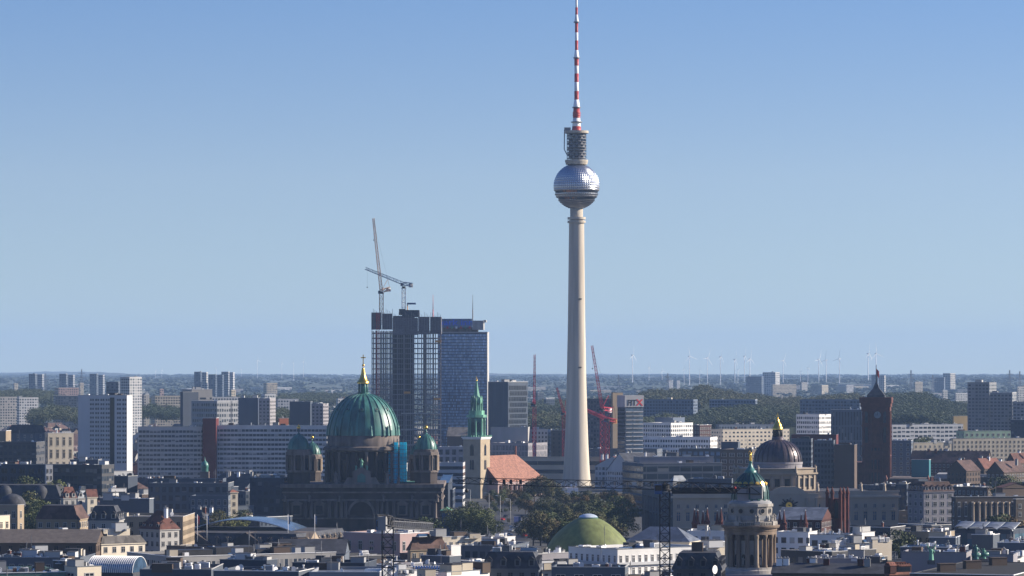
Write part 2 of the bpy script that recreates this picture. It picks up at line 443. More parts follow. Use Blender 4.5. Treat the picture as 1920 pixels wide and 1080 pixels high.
for y, a in ((562, 0.42), (690, 0.35), (562, 2.2), (690, 2.4)):
    an = -math.pi / 2 + a
    r = (16.2 if y < 600 else 18) / S
    MB().obox((r * math.cos(an), r * math.sin(an)), an, 0.25, 1.1, PZ(y, D), PZ(y, D) + 0.9).build("hatch", dark_steel, root)
# ------------------------------------------------------------------ generic buildings
UNIT = {}
def unit(kind, mats):
    """small shared meshes: 1 m cubes, pipes, dishes, window frames"""
    key = (kind,) + tuple(m.name for m in mats)
    if key in UNIT: return UNIT[key]
    b = MB()
    if kind == 'box':
        b.box(-.5, .5, -.5, .5, 0, 1); b.box(-.52, .52, -.52, .52, 1.0, 1.04, 1)
    elif kind == 'unit':                       # air handling box with a fan on top and louvred side
        b.box(-.5, .5, -.5, .5, 0.08, 1); b.lathe([(.3, 1.0), (.3, 1.12), (.24, 1.12), (.22, 1.02)], 12, m=1)
        for k in range(4): b.box(-.42, .42, -.52, -.5, .2 + .18 * k, .29 + .18 * k, 1)
        for x in (-.4, .4): b.box(x - .05, x + .05, -.4, .4, 0, .08, 1)
    elif kind == 'chimney':
        b.box(-.5, .5, -.5, .5, 0, 1); b.box(-.58, .58, -.58, .58, .92, 1.0, 1)
        for x in (-.25, .25): b.lathe([(.14, 1.0), (.12, 1.18)], 8, (x, 0), 1)
    elif kind == 'pipe':
        b.lathe([(.5, 0), (.5, .85), (.75, .86), (.75, 1.0)], 10)
    elif kind == 'rail':                       # roof edge railing, 1 m high
        for k in range(9): b.tube((-.5 + k / 8, 0, 0), (-.5 + k / 8, 0, 1), .004, 4)
        for z in (.5, 1): b.box(-.5, .5, -.05, .05, z - .05, z, 0, True)
    elif kind == 'duct':
        b.box(-.5, .5, -.5, .5, .3, 1, 0, True)
        for k in range(5): b.box(-.46 + .22 * k, -.43 + .22 * k, -.56, .56, 0, 1.06)
    elif kind == 'dish':
        b.lathe([(.05, 0), (.05, .5)], 6)
        n = len(b.v); b.lathe([(.02, 0), (.25, .03), (.42, .1), (.5, .17)], 16)
        for k in range(n, len(b.v)):
            x, y, z = b.v[k]; b.v[k] = (x, -z - .05, .62 + y)
    elif kind == 'mast':
        b.tube((0, 0, 0), (0, 0, 1), .012, 5); b.tube((0, 0, .7), (0, 0, 1), .02, 4)
        b.box(-.02, .02, -.03, -.01, .6, .75); b.box(-.03, .03, .01, .03, .8, .92)
    elif kind == 'sky':                        # ridge skylight
        b.extrude_y([(-.5, 0), (.5, 0), (.5, .25), (0, 1), (-.5, .25)], -.5, .5); b.box(-.54, .54, -.54, .54, -.02, .1, 1)
    elif kind == 'win':                        # framed sash with sill, front at -y
        b.face([(-.5, -.03, 0), (.5, -.03, 0), (.5, -.03, 1), (-.5, -.03, 1)], 0)
        for x0, x1, z0, z1 in ((-.56, -.47, 0, 1), (.47, .56, 0, 1), (-.56, .56, .95, 1.03), (-.04, .04, 0, .95), (-.47, .47, .66, .70)):
            b.box(x0, x1, -.10, -.02, z0, z1, 1, True)
        b.box(-.6, .6, -.16, 0, -.07, 0, 1, True)
    elif kind == 'dorm':                       # dormer, front at -y, unit size
        b.box(-.5, .5, -.5, .5, 0, .8); b.extrude_y([(-.58, .8), (.58, .8), (0, 1.15)], -.56, .5, 1)
        b.face([(-.3, -.51, .18), (.3, -.51, .18), (.3, -.51, .72), (-.3, -.51, .72)], 2)
    UNIT[key] = b.mesh(kind + "_shape", mats)
    return UNIT[key]

FOOT = []
def taken(x, y, m=3.0):
    """does a footprint lie within m of this ground point?"""
    for mx, D, ct, st, w, d in FOOT:
        dx, dy = x - mx, y - D
        if abs(dx) + abs(dy) > w + d + 160: continue
        u, v = dx * ct - dy * st, dx * st + dy * ct
        if -w - m < u < m and -m < v < d + m: return True
    return False
def clutter(root, x0, x1, y0, y1, z, n, rn, tall=1.0, kinds=None):
    """rooftop plant, chimneys, pipes, dishes and masts on the rectangle x0..x1, y0..y1"""
    for k in range(n):
        kd = rn.choice(kinds or ('unit', 'unit', 'unit', 'box', 'box', 'chimney', 'pipe', 'pipe', 'sky', 'mast', 'dish') + (('duct', 'duct', 'rail', 'rail', 'pipe', 'unit') if y1 - y0 > 6 else ()))
        x, y = rn.uniform(x0, x1), rn.uniform(y0, y1)
        if kd == 'unit': put('ventilation_unit', unit('unit', [rn.choice([zinc, white_paint, white_paint, white_paint]), dark_steel]), root, (x, y, z), rn.choice((0, R(90))), (rn.uniform(1.3, 3.6), rn.uniform(1.3, 2.6), rn.uniform(1.0, 2.0) * tall))
        elif kd == 'box': put('roof_hut', unit('box', [rn.choice([pale_conc, grey_conc, slate, wallm('cream'), wallm('white'), wallm('brown')]), felt]), root, (x, y, z), rn.choice((0, R(90))), (rn.uniform(2.5, 6), rn.uniform(2.2, 4.5), rn.uniform(1.8, 3.0) * tall))
        elif kd == 'chimney': put('chimney', unit('chimney', [rn.choice([wallm('pale'), brick, red_tile, white_paint]), grey_conc]), root, (x, y, z), rn.choice((0, R(90))), (rn.uniform(.8, 2.0), .8, rn.uniform(1.4, 2.6) * tall))
        elif kd == 'pipe': put('vent_pipe', unit('pipe', [rn.choice([zinc, white_paint])]), root, (x, y, z), None, (.45, .45, rn.uniform(1.2, 2.6) * tall))
        elif kd == 'sky': put('skylight', unit('sky', [blue_glass, white_paint]), root, (x, y, z), rn.choice((0, R(90))), (2.0, rn.uniform(2, 5), 1.0))
        elif kd == 'duct': put('air_duct', unit('duct', [rn.choice([zinc, white_paint, pale_conc])]), root, (x, y, z), rn.choice((0, R(90))), (rn.uniform(3, 7), rn.uniform(.5, .9), rn.uniform(.7, 1.1)))
        elif kd == 'rail': put('railing', unit('rail', [white_paint]), root, (x, y, z), rn.choice((0, R(90))), (rn.uniform(4, 8), .8, 1.1))
        elif kd == 'mast': put('antenna_mast', unit('mast', [grey_steel]), root, (x, y, z), rn.random() * 3, (rn.uniform(3, 6),) * 2 + (rn.uniform(4, 8) * tall,))
        elif kd == 'dish': put('satellite_dish', unit('dish', [white_paint]), root, (x, y, z), R(rn.uniform(-60, 60)), (1.5, 1.5, 1.6))

def bld(name, label, cat, xl, xm, xr, yt, D, th=24, w=None, d=None, z0=0.0, wall='grey', roof='flat', rm='felt', fh=3.4, win='band', bw=2.6, gap=.35, wh=.55,
        glassc=(.03, .04, .055), ww=1.3, n=0, par=.9, rh=None, group=None, light=.18, tall=1.0, top=0.0, base=0.0, mull=0, side=True, gtop=None, kinds=None, ridge='x', roofwin=0):
    """a building given by the left end, the near corner and the right end of its roof edge in the photo and its distance;
    its walls run back from the near corner at th degrees"""
    if d is not None and w is None and xr > xm and th < 50:      # a known depth: turn the house until its side shows from xm to xr
        th = math.degrees(math.asin(max(.03, min(.75, ((xr - CX) / F * (D + .97 * d) - PX(xm, D)) / d))))
    if D < 1300: n = int(n * 1.7)
    t = R(th); ct, st = math.cos(t), math.sin(t)
    mx = PX(xm, D); h = PZ(yt, D) - z0
    a, b_ = (xl - CX) / F, (xr - CX) / F
    if w is None: w = (mx - a * D) / (ct + a * st)
    if d is None: d = (b_ * D - mx) / (st - b_ * ct)
    w, d = max(1.5, w), min(140, max(1.5, d))
    rn = random.Random(int(xl * 31 + yt * 17 + D))
    root = thing(name, label, cat, (mx, D, z0), -t, group)
    FOOT.append((mx, D, ct, st, w, d))
    wm = wall if not isinstance(wall, str) else wallm(wall)
    wc = WC[wall] if isinstance(wall, str) else WC['brown']
    b = MB()
    if roof == 'flat':
        p = par
        b.box(-w, 0, 0, d, 0, h - p)
        for bx in ((-w, 0, 0, .35), (-w, 0, d - .35, d), (-w, -w + .35, .35, d - .35), (-.35, 0, .35, d - .35)): b.box(bx[0], bx[1], bx[2], bx[3], h - p - .02, h)
        b.f.pop; wo = b.build('wall', wm, root)
        MB().box(-w + .34, -.34, .34, d - .34, h - p - .3, h - p + .06).build('roof', RM[rm] if isinstance(rm, str) else rm, root)
        MB().box(-w - .15, .15, -.15, .2, h - .01, h + .16, 0, True).box(-.2, .15, .2, d + .15, h - .01, h + .16, 0, True).build('coping', rnd.choice((white_paint, pale_conc, zinc)), root)
        zr = h - p + .05
        if n: clutter(root, -w + 2, -2, 1.5, d - 1.5, zr, n, rn, tall, kinds)
        hw = h - p
    else:
        b.box(-w, 0, 0, d, 0, h); b.build('wall', wm, root)
        rm_ = RM[rm] if isinstance(rm, str) else rm
        o = .4; r = MB()
        X0, X1, Y0, Y1 = -w - o, o, -o, d + o
        if roof == 'gable':
            rh = rh or min(w, d) * .42
            if ridge == 'x':
                r.face([(X0, Y0, h), (X1, Y0, h), (X1, d / 2, h + rh), (X0, d / 2, h + rh)]); r.face([(X1, Y1, h), (X0, Y1, h), (X0, d / 2, h + rh), (X1, d / 2, h + rh)])
                gbs = [(0, 0, h), (0, d, h), (0, d / 2, h + rh - .1)], [(-w, d, h), (-w, 0, h), (-w, d / 2, h + rh - .1)]
            else:
                r.face([(X1, Y0, h), (X1, Y1, h), (-w / 2, Y1, h + rh), (-w / 2, Y0, h + rh)]); r.face([(X0, Y1, h), (X0, Y0, h), (-w / 2, Y0, h + rh), (-w / 2, Y1, h + rh)])
                gbs = [(-w, 0, h), (0, 0, h), (-w / 2, 0, h + rh - .1)], [(0, d, h), (-w, d, h), (-w / 2, d, h + rh - .1)]
            for q_ in gbs: MB().face(q_).build('gable', wm, root)
        elif roof == 'hip':
            rh = rh or min(w, d) * .4
            k = min(w, d) / 2
            if w >= d: p0, p1 = (-w + k, d / 2, h + rh), (-k, d / 2, h + rh)
            else: p0, p1 = (-w / 2, k, h + rh), (-w / 2, d - k, h + rh)
            c = [(X0, Y0, h), (X1, Y0, h), (X1, Y1, h), (X0, Y1, h)]
            if w >= d: fs = [[c[0], c[1], p1, p0], [c[1], c[2], p1], [c[2], c[3], p0, p1], [c[3], c[0], p0]]
            else: fs = [[c[0], c[1], p0], [c[1], c[2], p1, p0], [c[2], c[3], p1], [c[3], c[0], p0, p1]]
            for f in fs: r.face(f)
        elif roof == 'mansard':
            rh = rh or 5.0; i = rh * .45
            c0 = [(X0, Y0), (X1, Y0), (X1, Y1), (X0, Y1)]; c1 = [(X0 + i, Y0 + i), (X1 - i, Y0 + i), (X1 - i, Y1 - i), (X0 + i, Y1 - i)]
            for q in range(4):
                j = (q + 1) % 4
                r.face([(*c0[q], h), (*c0[j], h), (*c1[j], h + rh), (*c1[q], h + rh)])
            r.face([(*c, h + rh) for c in c1], 1)
        elif roof == 'shed':
            rh = rh or 3
            r.face([(X0, Y0, h), (X1, Y0, h), (X1, Y1, h + rh), (X0, Y1, h + rh)])
            MB().face([(0, 0, h), (0, d, h), (0, d, h + rh)]).face([(-w, d, h), (-w, 0, h), (-w, d, h + rh)]).face([(0, d, h), (-w, d, h), (-w, d, h + rh), (0, d, h + rh)]).build('gable', wm, root)
        r.build('roof', [rm_, felt], root)
        MB().box(X0 + .05, X1 - .05, Y0 + .05, Y0 + .5, h - .35, h - .02, 0, True).box(X1 - .5, X1 - .05, Y0 + .5, Y1 - .05, h - .35, h - .02, 0, True).build('cornice', wm, root)
        hw = h
        if roofwin:
            for k in range(roofwin):
                f = (k + .5) / roofwin
                if roof == 'mansard': put('dormer', unit('dorm', [wm, rm_, glass]), root, (-w + w * f, .9, h + .4), 0, (1.7, 2.0, 2.6))
                else: put('dormer', unit('dorm', [wm, rm_, glass]), root, (-w + w * f, d * .17, h + .2), 0, (1.5, 2.4, 2.2))
            m2 = int(roofwin * d / max(w, 1))
            for k in range(min(m2, 14)):
                put('dormer', unit('dorm', [wm, rm_, glass]), root, (-.9 if roof == 'mansard' else -w * .17, d * (k + .5) / m2, h + .3), R(90), (1.7, 2.0, 2.4))
        if n:
            if roof == 'mansard': clutter(root, -w + 3, -3, 3, max(3.5, d - 3), h + rh, n, rn, tall, kinds)
            else:
                for k in range(n): put('chimney', unit('chimney', [rn.choice([wallm('pale'), brick, white_paint]), grey_conc]), root, (-w * rn.random(), d * rn.uniform(.35, .65), h + rh * .6), 0, (1.6, .8, 1.5 + rh * .35))
    # storeys of windows
    lo = max(base, 0); nf = max(1, int((hw - top - lo - .3) / fh))
    # storeys hidden far below the roofs in front are left out
    vis = max(3, int(900 / max(1, D) * 12)) if D < 1500 else nf
    zs = [hw - top - .35 - (k + 1) * fh for k in range(min(nf, vis)) if hw - top - .35 - (k + 1) * fh >= lo - .01]
    if win == 'band':
        fm = facade("storey_%s_%s_%s_%s_%s_%s" % (wall if isinstance(wall, str) else wm.name, bw, gap, int(glassc[2] * 1000), int(light * 100), mull), wc, glassc, bw, gap, light, mull)
        e = .06
        for z in zs:
            q0, q1 = z + fh * (1 - wh) * .6, z + fh * (1 - wh) * .6 + fh * wh
            k = MB(); g_ = .5
            k.face([(-w + g_, -e, q0), (-g_ * .0, -e, q0), (0, -e, q1), (-w + g_, -e, q1)])
            if side: k.face([(e, -e, q0), (e, d - g_, q0), (e, d - g_, q1), (e, -e, q1)]); k.face([(0, -e, q0), (e, -e, q0), (e, -e, q1), (0, -e, q1)])
            k.build('window_band', fm, root)
    elif win == 'punch':
        me = unit('win', [glass if glassc[2] < .2 else blue_glass, wm if rnd.random() < .3 else pale_conc])
        cnt = 0
        for z in zs:
            for wall_i, L in ((0, w), (1, d)):
                if wall_i and not side: continue
                m_ = int((L - .8) / bw)
                for k in range(m_):
                    if cnt >= 100: break
                    p = (k + .5) * L / m_
                    put('window', me, root, (-p, 0, z + fh * (1 - wh) * .5) if not wall_i else (0, p, z + fh * (1 - wh) * .5), 0 if not wall_i else R(90), (ww, 1, fh * wh)); cnt += 1
    return root, w, d, h
def B(*a, **k): return bld(*a, **k)[0]
# ------------------------------------------------------------------ domed cathedral on the island
D = 1800.0; S = F / D
root = thing("cathedral", "dark sandstone cathedral with a great green ribbed dome and gilded lantern", "cathedral", (PX(681, D), D, 0))
def zz(y): return PZ(y, D)
def ribdome(name, prof, n, m, parent, ribs, rw, rh_, ribmat, c=(0, 0), rot=0.0):
    o = MB().lathe(prof, n, c, smooth=True, rot=rot).build(name, m, parent)
    rb = MB()
    for k in range(ribs):
        a = 2 * math.pi * (k + .5) / ribs + rot
        ca, sa = math.cos(a), math.sin(a)
        for (r0, z0), (r1, z1) in zip(prof, prof[1:]):
            w0, w1 = rw * (r0 / prof[0][0] * .6 + .4) / 2, rw * (r1 / prof[0][0] * .6 + .4) / 2
            P = lambda r, z, q: (c[0] + r * ca - q * sa, c[1] + r * sa + q * ca, z)
            A = [P(r0, z0, -w0), P(r0 + rh_, z0, -w0), P(r0 + rh_, z0, w0), P(r0, z0, w0)]
            B_ = [P(r1, z1, -w1), P(r1 + rh_, z1, -w1), P(r1 + rh_, z1, w1), P(r1, z1, w1)]
            for i in range(3): rb.face([A[i], A[i + 1], B_[i + 1], B_[i]])
    rb.build('dome_ribs', ribmat, o)
    return o
prof = [(67.8, 816), (67.2, 806), (65.2, 797), (62.2, 787), (58.2, 777), (53, 767.5), (46.5, 758.5), (38.5, 750.5), (29, 744), (19, 740), (10, 738)]
prof = [(r / S, zz(y)) for r, y in prof]
dome = ribdome('dome', prof, 72, copper, root, 24, 1.15, .5, copper)
for row, yr in enumerate((793, 768)):
    for k in range(12):
        a = -math.pi / 2 + 2 * math.pi * k / 12
        rr_ = (60.4 if row == 0 else 53.0) / S; z = zz(yr)
        f = MB()
        n_ = Vector((math.cos(a), math.sin(a), .35 if row == 0 else .6)).normalized(); c_ = Vector((rr_ * math.cos(a), rr_ * math.sin(a), z))
        f.tube(c_ - n_ * .6, c_ + n_ * .55, .95, 12); f.tube(c_ + n_ * .5, c_ + n_ * .6, .62, 10, 1)
        f.build('dormer_window', [copper, dark_steel], dome)
lan = MB().lathe([(12 / S, zz(739)), (12 / S, zz(736)), (9.5 / S, zz(736))], 24, smooth=False).build('lantern', copper, root)
lc = MB()
for k in range(8):
    a = 2 * math.pi * (k + .5) / 8
    lc.tube((8.2 / S * math.cos(a), 8.2 / S * math.sin(a), zz(736)), (8.2 / S * math.cos(a), 8.2 / S * math.sin(a), zz(718)), .42, 8)
lc.lathe([(5.2 / S, zz(736)), (5.2 / S, zz(718))], 16); lc.build('lantern_columns', copper, lan)
MB().lathe([(r / S, zz(y)) for r, y in ((10.5, 719), (10.5, 716), (9.5, 715), (7.2, 711), (5.2, 706), (3.8, 700), (3.0, 694), (2.4, 691), (2.2, 689.5), (0.4, 689))], 16, rib=.12).build('lantern_cap', gold, lan)
MB().ball((0, 0, zz(685)), 2.6 / S, 12).build('orb', gold, lan)
cr = MB(); cr.box(-.22, .22, -.15, .15, zz(683), zz(665)); cr.box(-4.6 / S, 4.6 / S, -.15, .15, zz(671.5), zz(669.5), 0, True); cr.build('cross', gold, lan)
# drum
def ring(r0, y0, r1=None, y1=None): return [(r0 / S, zz(y0)), ((r1 or r0) / S, zz(y1))]
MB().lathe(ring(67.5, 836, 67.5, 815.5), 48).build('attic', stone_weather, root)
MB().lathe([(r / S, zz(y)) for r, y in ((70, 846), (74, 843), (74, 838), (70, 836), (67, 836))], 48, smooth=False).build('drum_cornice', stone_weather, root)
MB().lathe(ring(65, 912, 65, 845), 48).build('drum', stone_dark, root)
for k in range(24):
    a = 2 * math.pi * (k + .5) / 24
    if math.sin(a) > .3: continue
    MB().lathe([(1.0, zz(906)), (.85, zz(902)), (.75, zz(850)), (1.1, zz(846))], 10).build('column', stone_dark if k % 3 else stone_weather, root, (69.3 / S * math.cos(a), 69.3 / S * math.sin(a), 0))
for k in range(12):
    a = 2 * math.pi * k / 12
    if math.sin(a) > .3: continue
    MB().box(-1.7, 1.7, -.15, .3, zz(898), zz(862)).build('drum_window', glass, root, (65.3 / S * math.cos(a), 65.3 / S * math.sin(a), 0), a + math.pi / 2)
    st = MB(); st.lathe([(.9, zz(816)), (.7, zz(812)), (.6, zz(806)), (.35, zz(803)), (.5, zz(800)), (.1, zz(797))], 8)
    st.build('statue', copper, root, (68.3 / S * math.cos(a + .26), 68.3 / S * math.sin(a + .26), 0))
MB().lathe([(r / S, zz(y)) for r, y in ((76, 912), (76, 905), (72, 903), (66, 903))], 32, smooth=False).build('drum_plinth', stone_dark, root)
# body
W0, W1 = (536 - 681) / S, (829 - 681) / S
DY = -22.0
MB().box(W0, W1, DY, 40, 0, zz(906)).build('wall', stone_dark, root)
co = MB()
for y0, y1, o in ((912, 905, 1.3), (936, 933, .6), (970, 967, .7), (922, 919, .5)): co.box(W0 - o, W1 + o, DY - o, 41, zz(y0), zz(y1), 0, True)
co.build('cornice', stone_weather, root)
for x in (545, 578, 588, 622, 634, 644, 652, 711, 719, 729, 741, 774, 784, 818):
    MB().lathe([(1.0, zz(968)), (.82, zz(964)), (.75, zz(940)), (1.05, zz(936))], 10).build('column', stone_weather, root, ((x - 681) / S, DY - 1.0, 0))
for x in (561, 603, 757, 800):
    f = MB(); c_ = (x - 681) / S
    f.box(c_ - 2.6, c_ + 2.6, DY - .45, DY, zz(963), zz(942)); f.extrude_y([(c_ - 3.4, zz(942)), (c_ + 3.4, zz(942)), (c_, zz(934))], DY - .8, DY)
    o = f.build('window_surround', stone_weather, root)
    MB().box(c_ - 1.6, c_ + 1.6, DY - .55, DY - .44, zz(961), zz(945)).build('window', glass, o)
# great portal arch
f = MB(); N = 20
pts = [(26.0 / S * math.cos(math.pi * k / N), zz(962) + 29.0 / S * math.sin(math.pi * k / N)) for k in range(N + 1)]
pin = [(21.5 / S * math.cos(math.pi * k / N), zz(962) + 24.0 / S * math.sin(math.pi * k / N)) for k in range(N + 1)]
for k in range(N):
    f.face([(pts[k][0], DY - 1.2, pts[k][1]), (pts[k + 1][0], DY - 1.2, pts[k + 1][1]), (pin[k + 1][0], DY - 1.2, pin[k + 1][1]), (pin[k][0], DY - 1.2, pin[k][1])])
    f.face([(pts[k][0], DY - 1.2, pts[k][1]), (pts[k][0], DY, pts[k][1]), (pts[k + 1][0], DY, pts[k + 1][1]), (pts[k + 1][0], DY - 1.2, pts[k + 1][1])])
po = f.build('portal_arch', stone_weather, root)
MB().face([(p[0], DY - .1, p[1]) for p in pin[::-1]]).build('portal_shade_sheet', mat("portal_shade", (.03, .02, .018)), po)  # flat dark sheet, the shade inside the arch painted as its colour
g = MB(); g.extrude_y([(-9, zz(905)), (9, zz(905)), (7, zz(893)), (4.5, zz(893)), (4.5, zz(882)), (0, zz(874)), (-4.5, zz(882)), (-4.5, zz(893)), (-7, zz(893))], DY + 1, DY + 4)
gp = g.build('portal_gable', stone_weather, root)
MB().extrude_y([(-2, zz(902)), (2, zz(902)), (2, zz(890)), (0, zz(885)), (-2, zz(890))], DY + .7, DY + 1).build('niche', copper, gp)
def figure(parent, c, h, m, name='statue'):
    s = h / 1.8
    b = MB(); b.lathe([(.34 * s, 0), (.30 * s, .5 * s), (.24 * s, 1.0 * s), (.30 * s, 1.3 * s), (.22 * s, 1.45 * s), (.07 * s, 1.52 * s)], 8); b.ball((0, 0, 1.65 * s), .13 * s, 8)
    b.tube((.26 * s, 0, 1.35 * s), (.45 * s, -.1 * s, 1.0 * s), .07 * s, 5); b.tube((-.26 * s, 0, 1.35 * s), (-.4 * s, -.15 * s, 1.75 * s), .07 * s, 5)
    return b.build(name, m, parent, c)
figure(root, (0, DY + 2, zz(875)), 4.6, copper_pale)
for x in (-2.7, 2.7): figure(root, (x, DY + 2, zz(881)), 3.0, copper_pale)
for x in (633, 729, 612, 750): figure(root, ((x - 681) / S, DY + 1.5, zz(905)), 6.5 if x in (633, 729) else 4, stone_weather)
for x in (540, 585, 640, 722, 775, 822): figure(root, ((x - 681) / S, DY - 1, zz(938)), 4, stone_weather)
for x in (561, 800): MB().extrude_y([((x - 11 - 681) / S, zz(985)), ((x + 11 - 681) / S, zz(985)), ((x - 681) / S, zz(972))], DY - 2, DY).build('side_pediment', stone_weather, root)
# corner towers
def corner_tower(cx, cy, sc_, ybase, tip):
    c = ((cx - 681) / S, cy)
    r = 22.5 / S * sc_
    z = lambda y: zz(ybase - (ybase - y) * sc_)
    q = [(c[0] + r * (1 if abs(math.cos(a)) < .01 else 1) * math.cos(a), c[1] + r * math.sin(a)) for a in (math.pi / 8 + k * math.pi / 4 for k in range(8))]
    tw = MB().prism(q, z(912), z(850)).build('corner_tower', stone_dark, root)
    for yy0, yy1, k_ in ((884, 880, 1.1), (852, 846, 1.13), (908, 905, 1.1)):
        MB().prism([(c[0] + (x - c[0]) * k_, c[1] + (y_ - c[1]) * k_) for x, y_ in q], z(yy0), z(yy1)).build('tower_cornice', stone_weather, tw)
    for k in range(8):
        a = math.pi / 8 + k * math.pi / 4
        if math.sin(a) > .5: continue
        p = MB()
        for da in (-.1, .1): p.lathe([(.62 * sc_, z(880)), (.55 * sc_, z(878)), (.5 * sc_, z(854)), (.7 * sc_, z(852))], 8, (c[0] + r * 1.03 * math.cos(a + da), c[1] + r * 1.03 * math.sin(a + da)))
        p.build('pilaster', stone_tan if abs(a - math.pi / 8) < .1 or k == 7 else stone_weather, tw)  # right-hand pilasters in tan: their sunlit side is painted into the stone
        b = k * math.pi / 4
        if math.sin(b) < .3: MB().box(-1.15 * sc_, 1.15 * sc_, -.1, .2, z(879), z(858)).build('opening', glass, tw, (c[0] + r * .93 * math.cos(b), c[1] + r * .93 * math.sin(b), 0), b + math.pi / 2)
    MB().lathe([(r * 1.0, z(848)), (r * 1.0, z(842)), (r * .9, z(841))], 16, c, smooth=False).build('tower_attic', stone_weather, tw)
    pr_ = [(20.5, 843), (20.2, 838), (18.8, 832), (16.2, 826), (12.5, 820.5), (7.5, 816), (2.5, 813), (1.2, 811)]
    ribdome('tower_dome', [(r_ / S * sc_, z(y)) for r_, y in pr_], 32, copper, tw, 16, .5, .2, copper, c)
    f_ = MB(); f_.tube((c[0], c[1], z(812)), (c[0], c[1], z(803)), .3 * sc_, 6, 1); f_.ball((c[0], c[1], z(801)), 1.0 * sc_, 10); f_.box(c[0] - .12, c[0] + .12, c[1] - .1, c[1] + .1, z(799), z(tip), 0); f_.box(c[0] - .7, c[0] + .7, c[1] - .1, c[1] + .1, z(797.5), z(796.8), 0, True)
    f_.build('finial', [gold, copper], tw)
corner_tower(563, -13, 1.0, 912, 795)
corner_tower(800, -13, 1.0, 912, 795)
corner_tower(580, 26, .80, 905, 795)
corner_tower(783, 26, .80, 905, 795)
MB().box(-3, 7, -4, 6, zz(908), zz(902)).build('side_roof', copper_pale, root, ((757 - 681) / S, -6, 0))
# scaffold sheeted in blue net on the drum
sr = thing("scaffold", "tall blue net-covered scaffold against the drum of the green-domed cathedral", "scaffold", (PX(747, D), D - 9, zz(905)))
for x0, x1, y1, dy in ((-18, -7.5, 832, -2.6), (-6.5, .5, 826, -3.2), (3, 16.5, 822, -1)):
    for (yy) in range(int((905 - y1) // 7)):
        MB().box(x0 / S, x1 / S, dy, dy + 3, 7 * yy / S, (7 * yy + 6.3) / S, 0, True).build('net_sheet', net_blue, sr)
po = MB()
for x in (-17, -12, -7, -1, 4, 10, 15.8):
    for y in (-3.4, 0, 3.4): po.tube((x / S, y, 0), (x / S, y, (905 - 822) / S), .12, 4)
for k in range(12):
    for y in (-3.4, 3.4): po.tube((-17 / S, y, 7 * k / S), (15.8 / S, y, 7 * k / S), .1, 4)
po.build('poles', grey_steel, sr)
def text(s, size, m, parent, loc, rx=90, rz=0, ext=.08, name='lettering', align='CENTER', sx=1.0):
    cu = bpy.data.curves.new(name, 'FONT'); cu.body = s; cu.size = size; cu.extrude = ext; cu.align_x = align; cu.resolution_u = 2
    cu.offset = 0.02 * size
    cu.materials.append(m)
    tmp = bpy.data.objects.new(name, cu); col.objects.link(tmp)
    bpy.context.view_layer.update()
    me = bpy.data.meshes.new_from_object(tmp.evaluated_get(bpy.context.evaluated_depsgraph_get()))
    bpy.data.objects.remove(tmp)
    o = put(name, me, parent, loc); o.rotation_euler = (R(rx), 0, R(rz)); o.scale = (sx, 1, 1)
    return o
# ------------------------------------------------------------------ brick church with green spire and red roof
D = 2280.0; S = F / D
def zz(y): return PZ(y, D)
def loc_root(name, label, cat, px, D, th=0, group=None): return thing(name, label, cat, (PX(px, D), D, 0), -R(th), group)
root = loc_root("spired_church", "old church with pale square tower, slender green copper spire and red nave roof", "church", 901, D, 28)
tw = 12.6; h = zz(824)
MB().box(-tw, 0, 0, tw, 0, h).build('tower', mat('church_tower_stone', (.36, .29, .20), .9, var=.15, scale=.3), root)
MB().box(-tw - .4, .4, -.4, tw + .4, h, h + .9, 0, True).box(-tw - .9, .9, -.9, tw + .9, h + .9, h + 1.5, 0, True).build('tower_cornice', white_paint, root)
bl = MB()
for k in range(9):
    f = -tw - .6 + (tw + 1.2) * k / 8
    for q in ((f, -.7), (.7, -f)): bl.box(q[0] - .25, q[0] + .25, q[1] - .25, q[1] + .25, h + 1.5, h + 2.6)
bl.build('balustrade', copper_pale, root)
for (sx, wdt) in ((0, 0), (1, 0)):
    for (z0, z1, wd) in ((zz(854), zz(837), 2.3), (zz(880), zz(864), .9)):
        for off in ((-tw / 2,) if wd > 1 else (-tw / 2 - .8, -tw / 2 + .8)):
            a = MB(); a.extrude_y([(-wd / 2 - .3, z0 - .3), (wd / 2 + .3, z0 - .3), (wd / 2 + .3, z1), (0, z1 + wd * .75), (-wd / 2 - .3, z1)], -.08, 0)
            o = a.build('lancet_window', stone_weather, root, (off, 0, 0) if not sx else (0, -off, 0), 0 if not sx else R(90))
            MB().extrude_y([(-wd / 2, z0), (wd / 2, z0), (wd / 2, z1), (0, z1 + wd * .6), (-wd / 2, z1)], -.14, -.07).build('pane', glass, o)
cc = (-tw / 2, tw / 2)
def oct_(r, k=8, rot=0.0): return [(cc[0] + r * math.cos(rot + 2 * math.pi * (i + .5) / k), cc[1] + r * math.sin(rot + 2 * math.pi * (i + .5) / k)) for i in range(k)]
sp_ = MB().prism(oct_(4.9), h + 1.5, zz(783)).build('belfry', copper, root)
for i, (x, y) in enumerate(oct_(5.2)):
    MB().lathe([(.65, h + 1.5), (.5, zz(808)), (.5, zz(790)), (.75, zz(785))], 8, (x, y)).build('colonnette', copper_pale, sp_)
for i in range(8):
    a = 2 * math.pi * i / 8
    MB().extrude_y([(-1.1, zz(811)), (1.1, zz(811)), (1.1, zz(795)), (0, zz(790)), (-1.1, zz(795))], -.1, .2).build('louvre', mat('dark_copper', (.015, .05, .045), .6), sp_, (cc[0] + 4.6 * math.cos(a), cc[1] + 4.6 * math.sin(a), 0), a + math.pi / 2)
MB().prism(oct_(6.6), zz(783), zz(778)).prism(oct_(5.2), zz(778), zz(770)).build('gallery', copper_pale, root)
l2 = MB().prism(oct_(2.1), zz(770), zz(748)).build('lantern', copper, root)
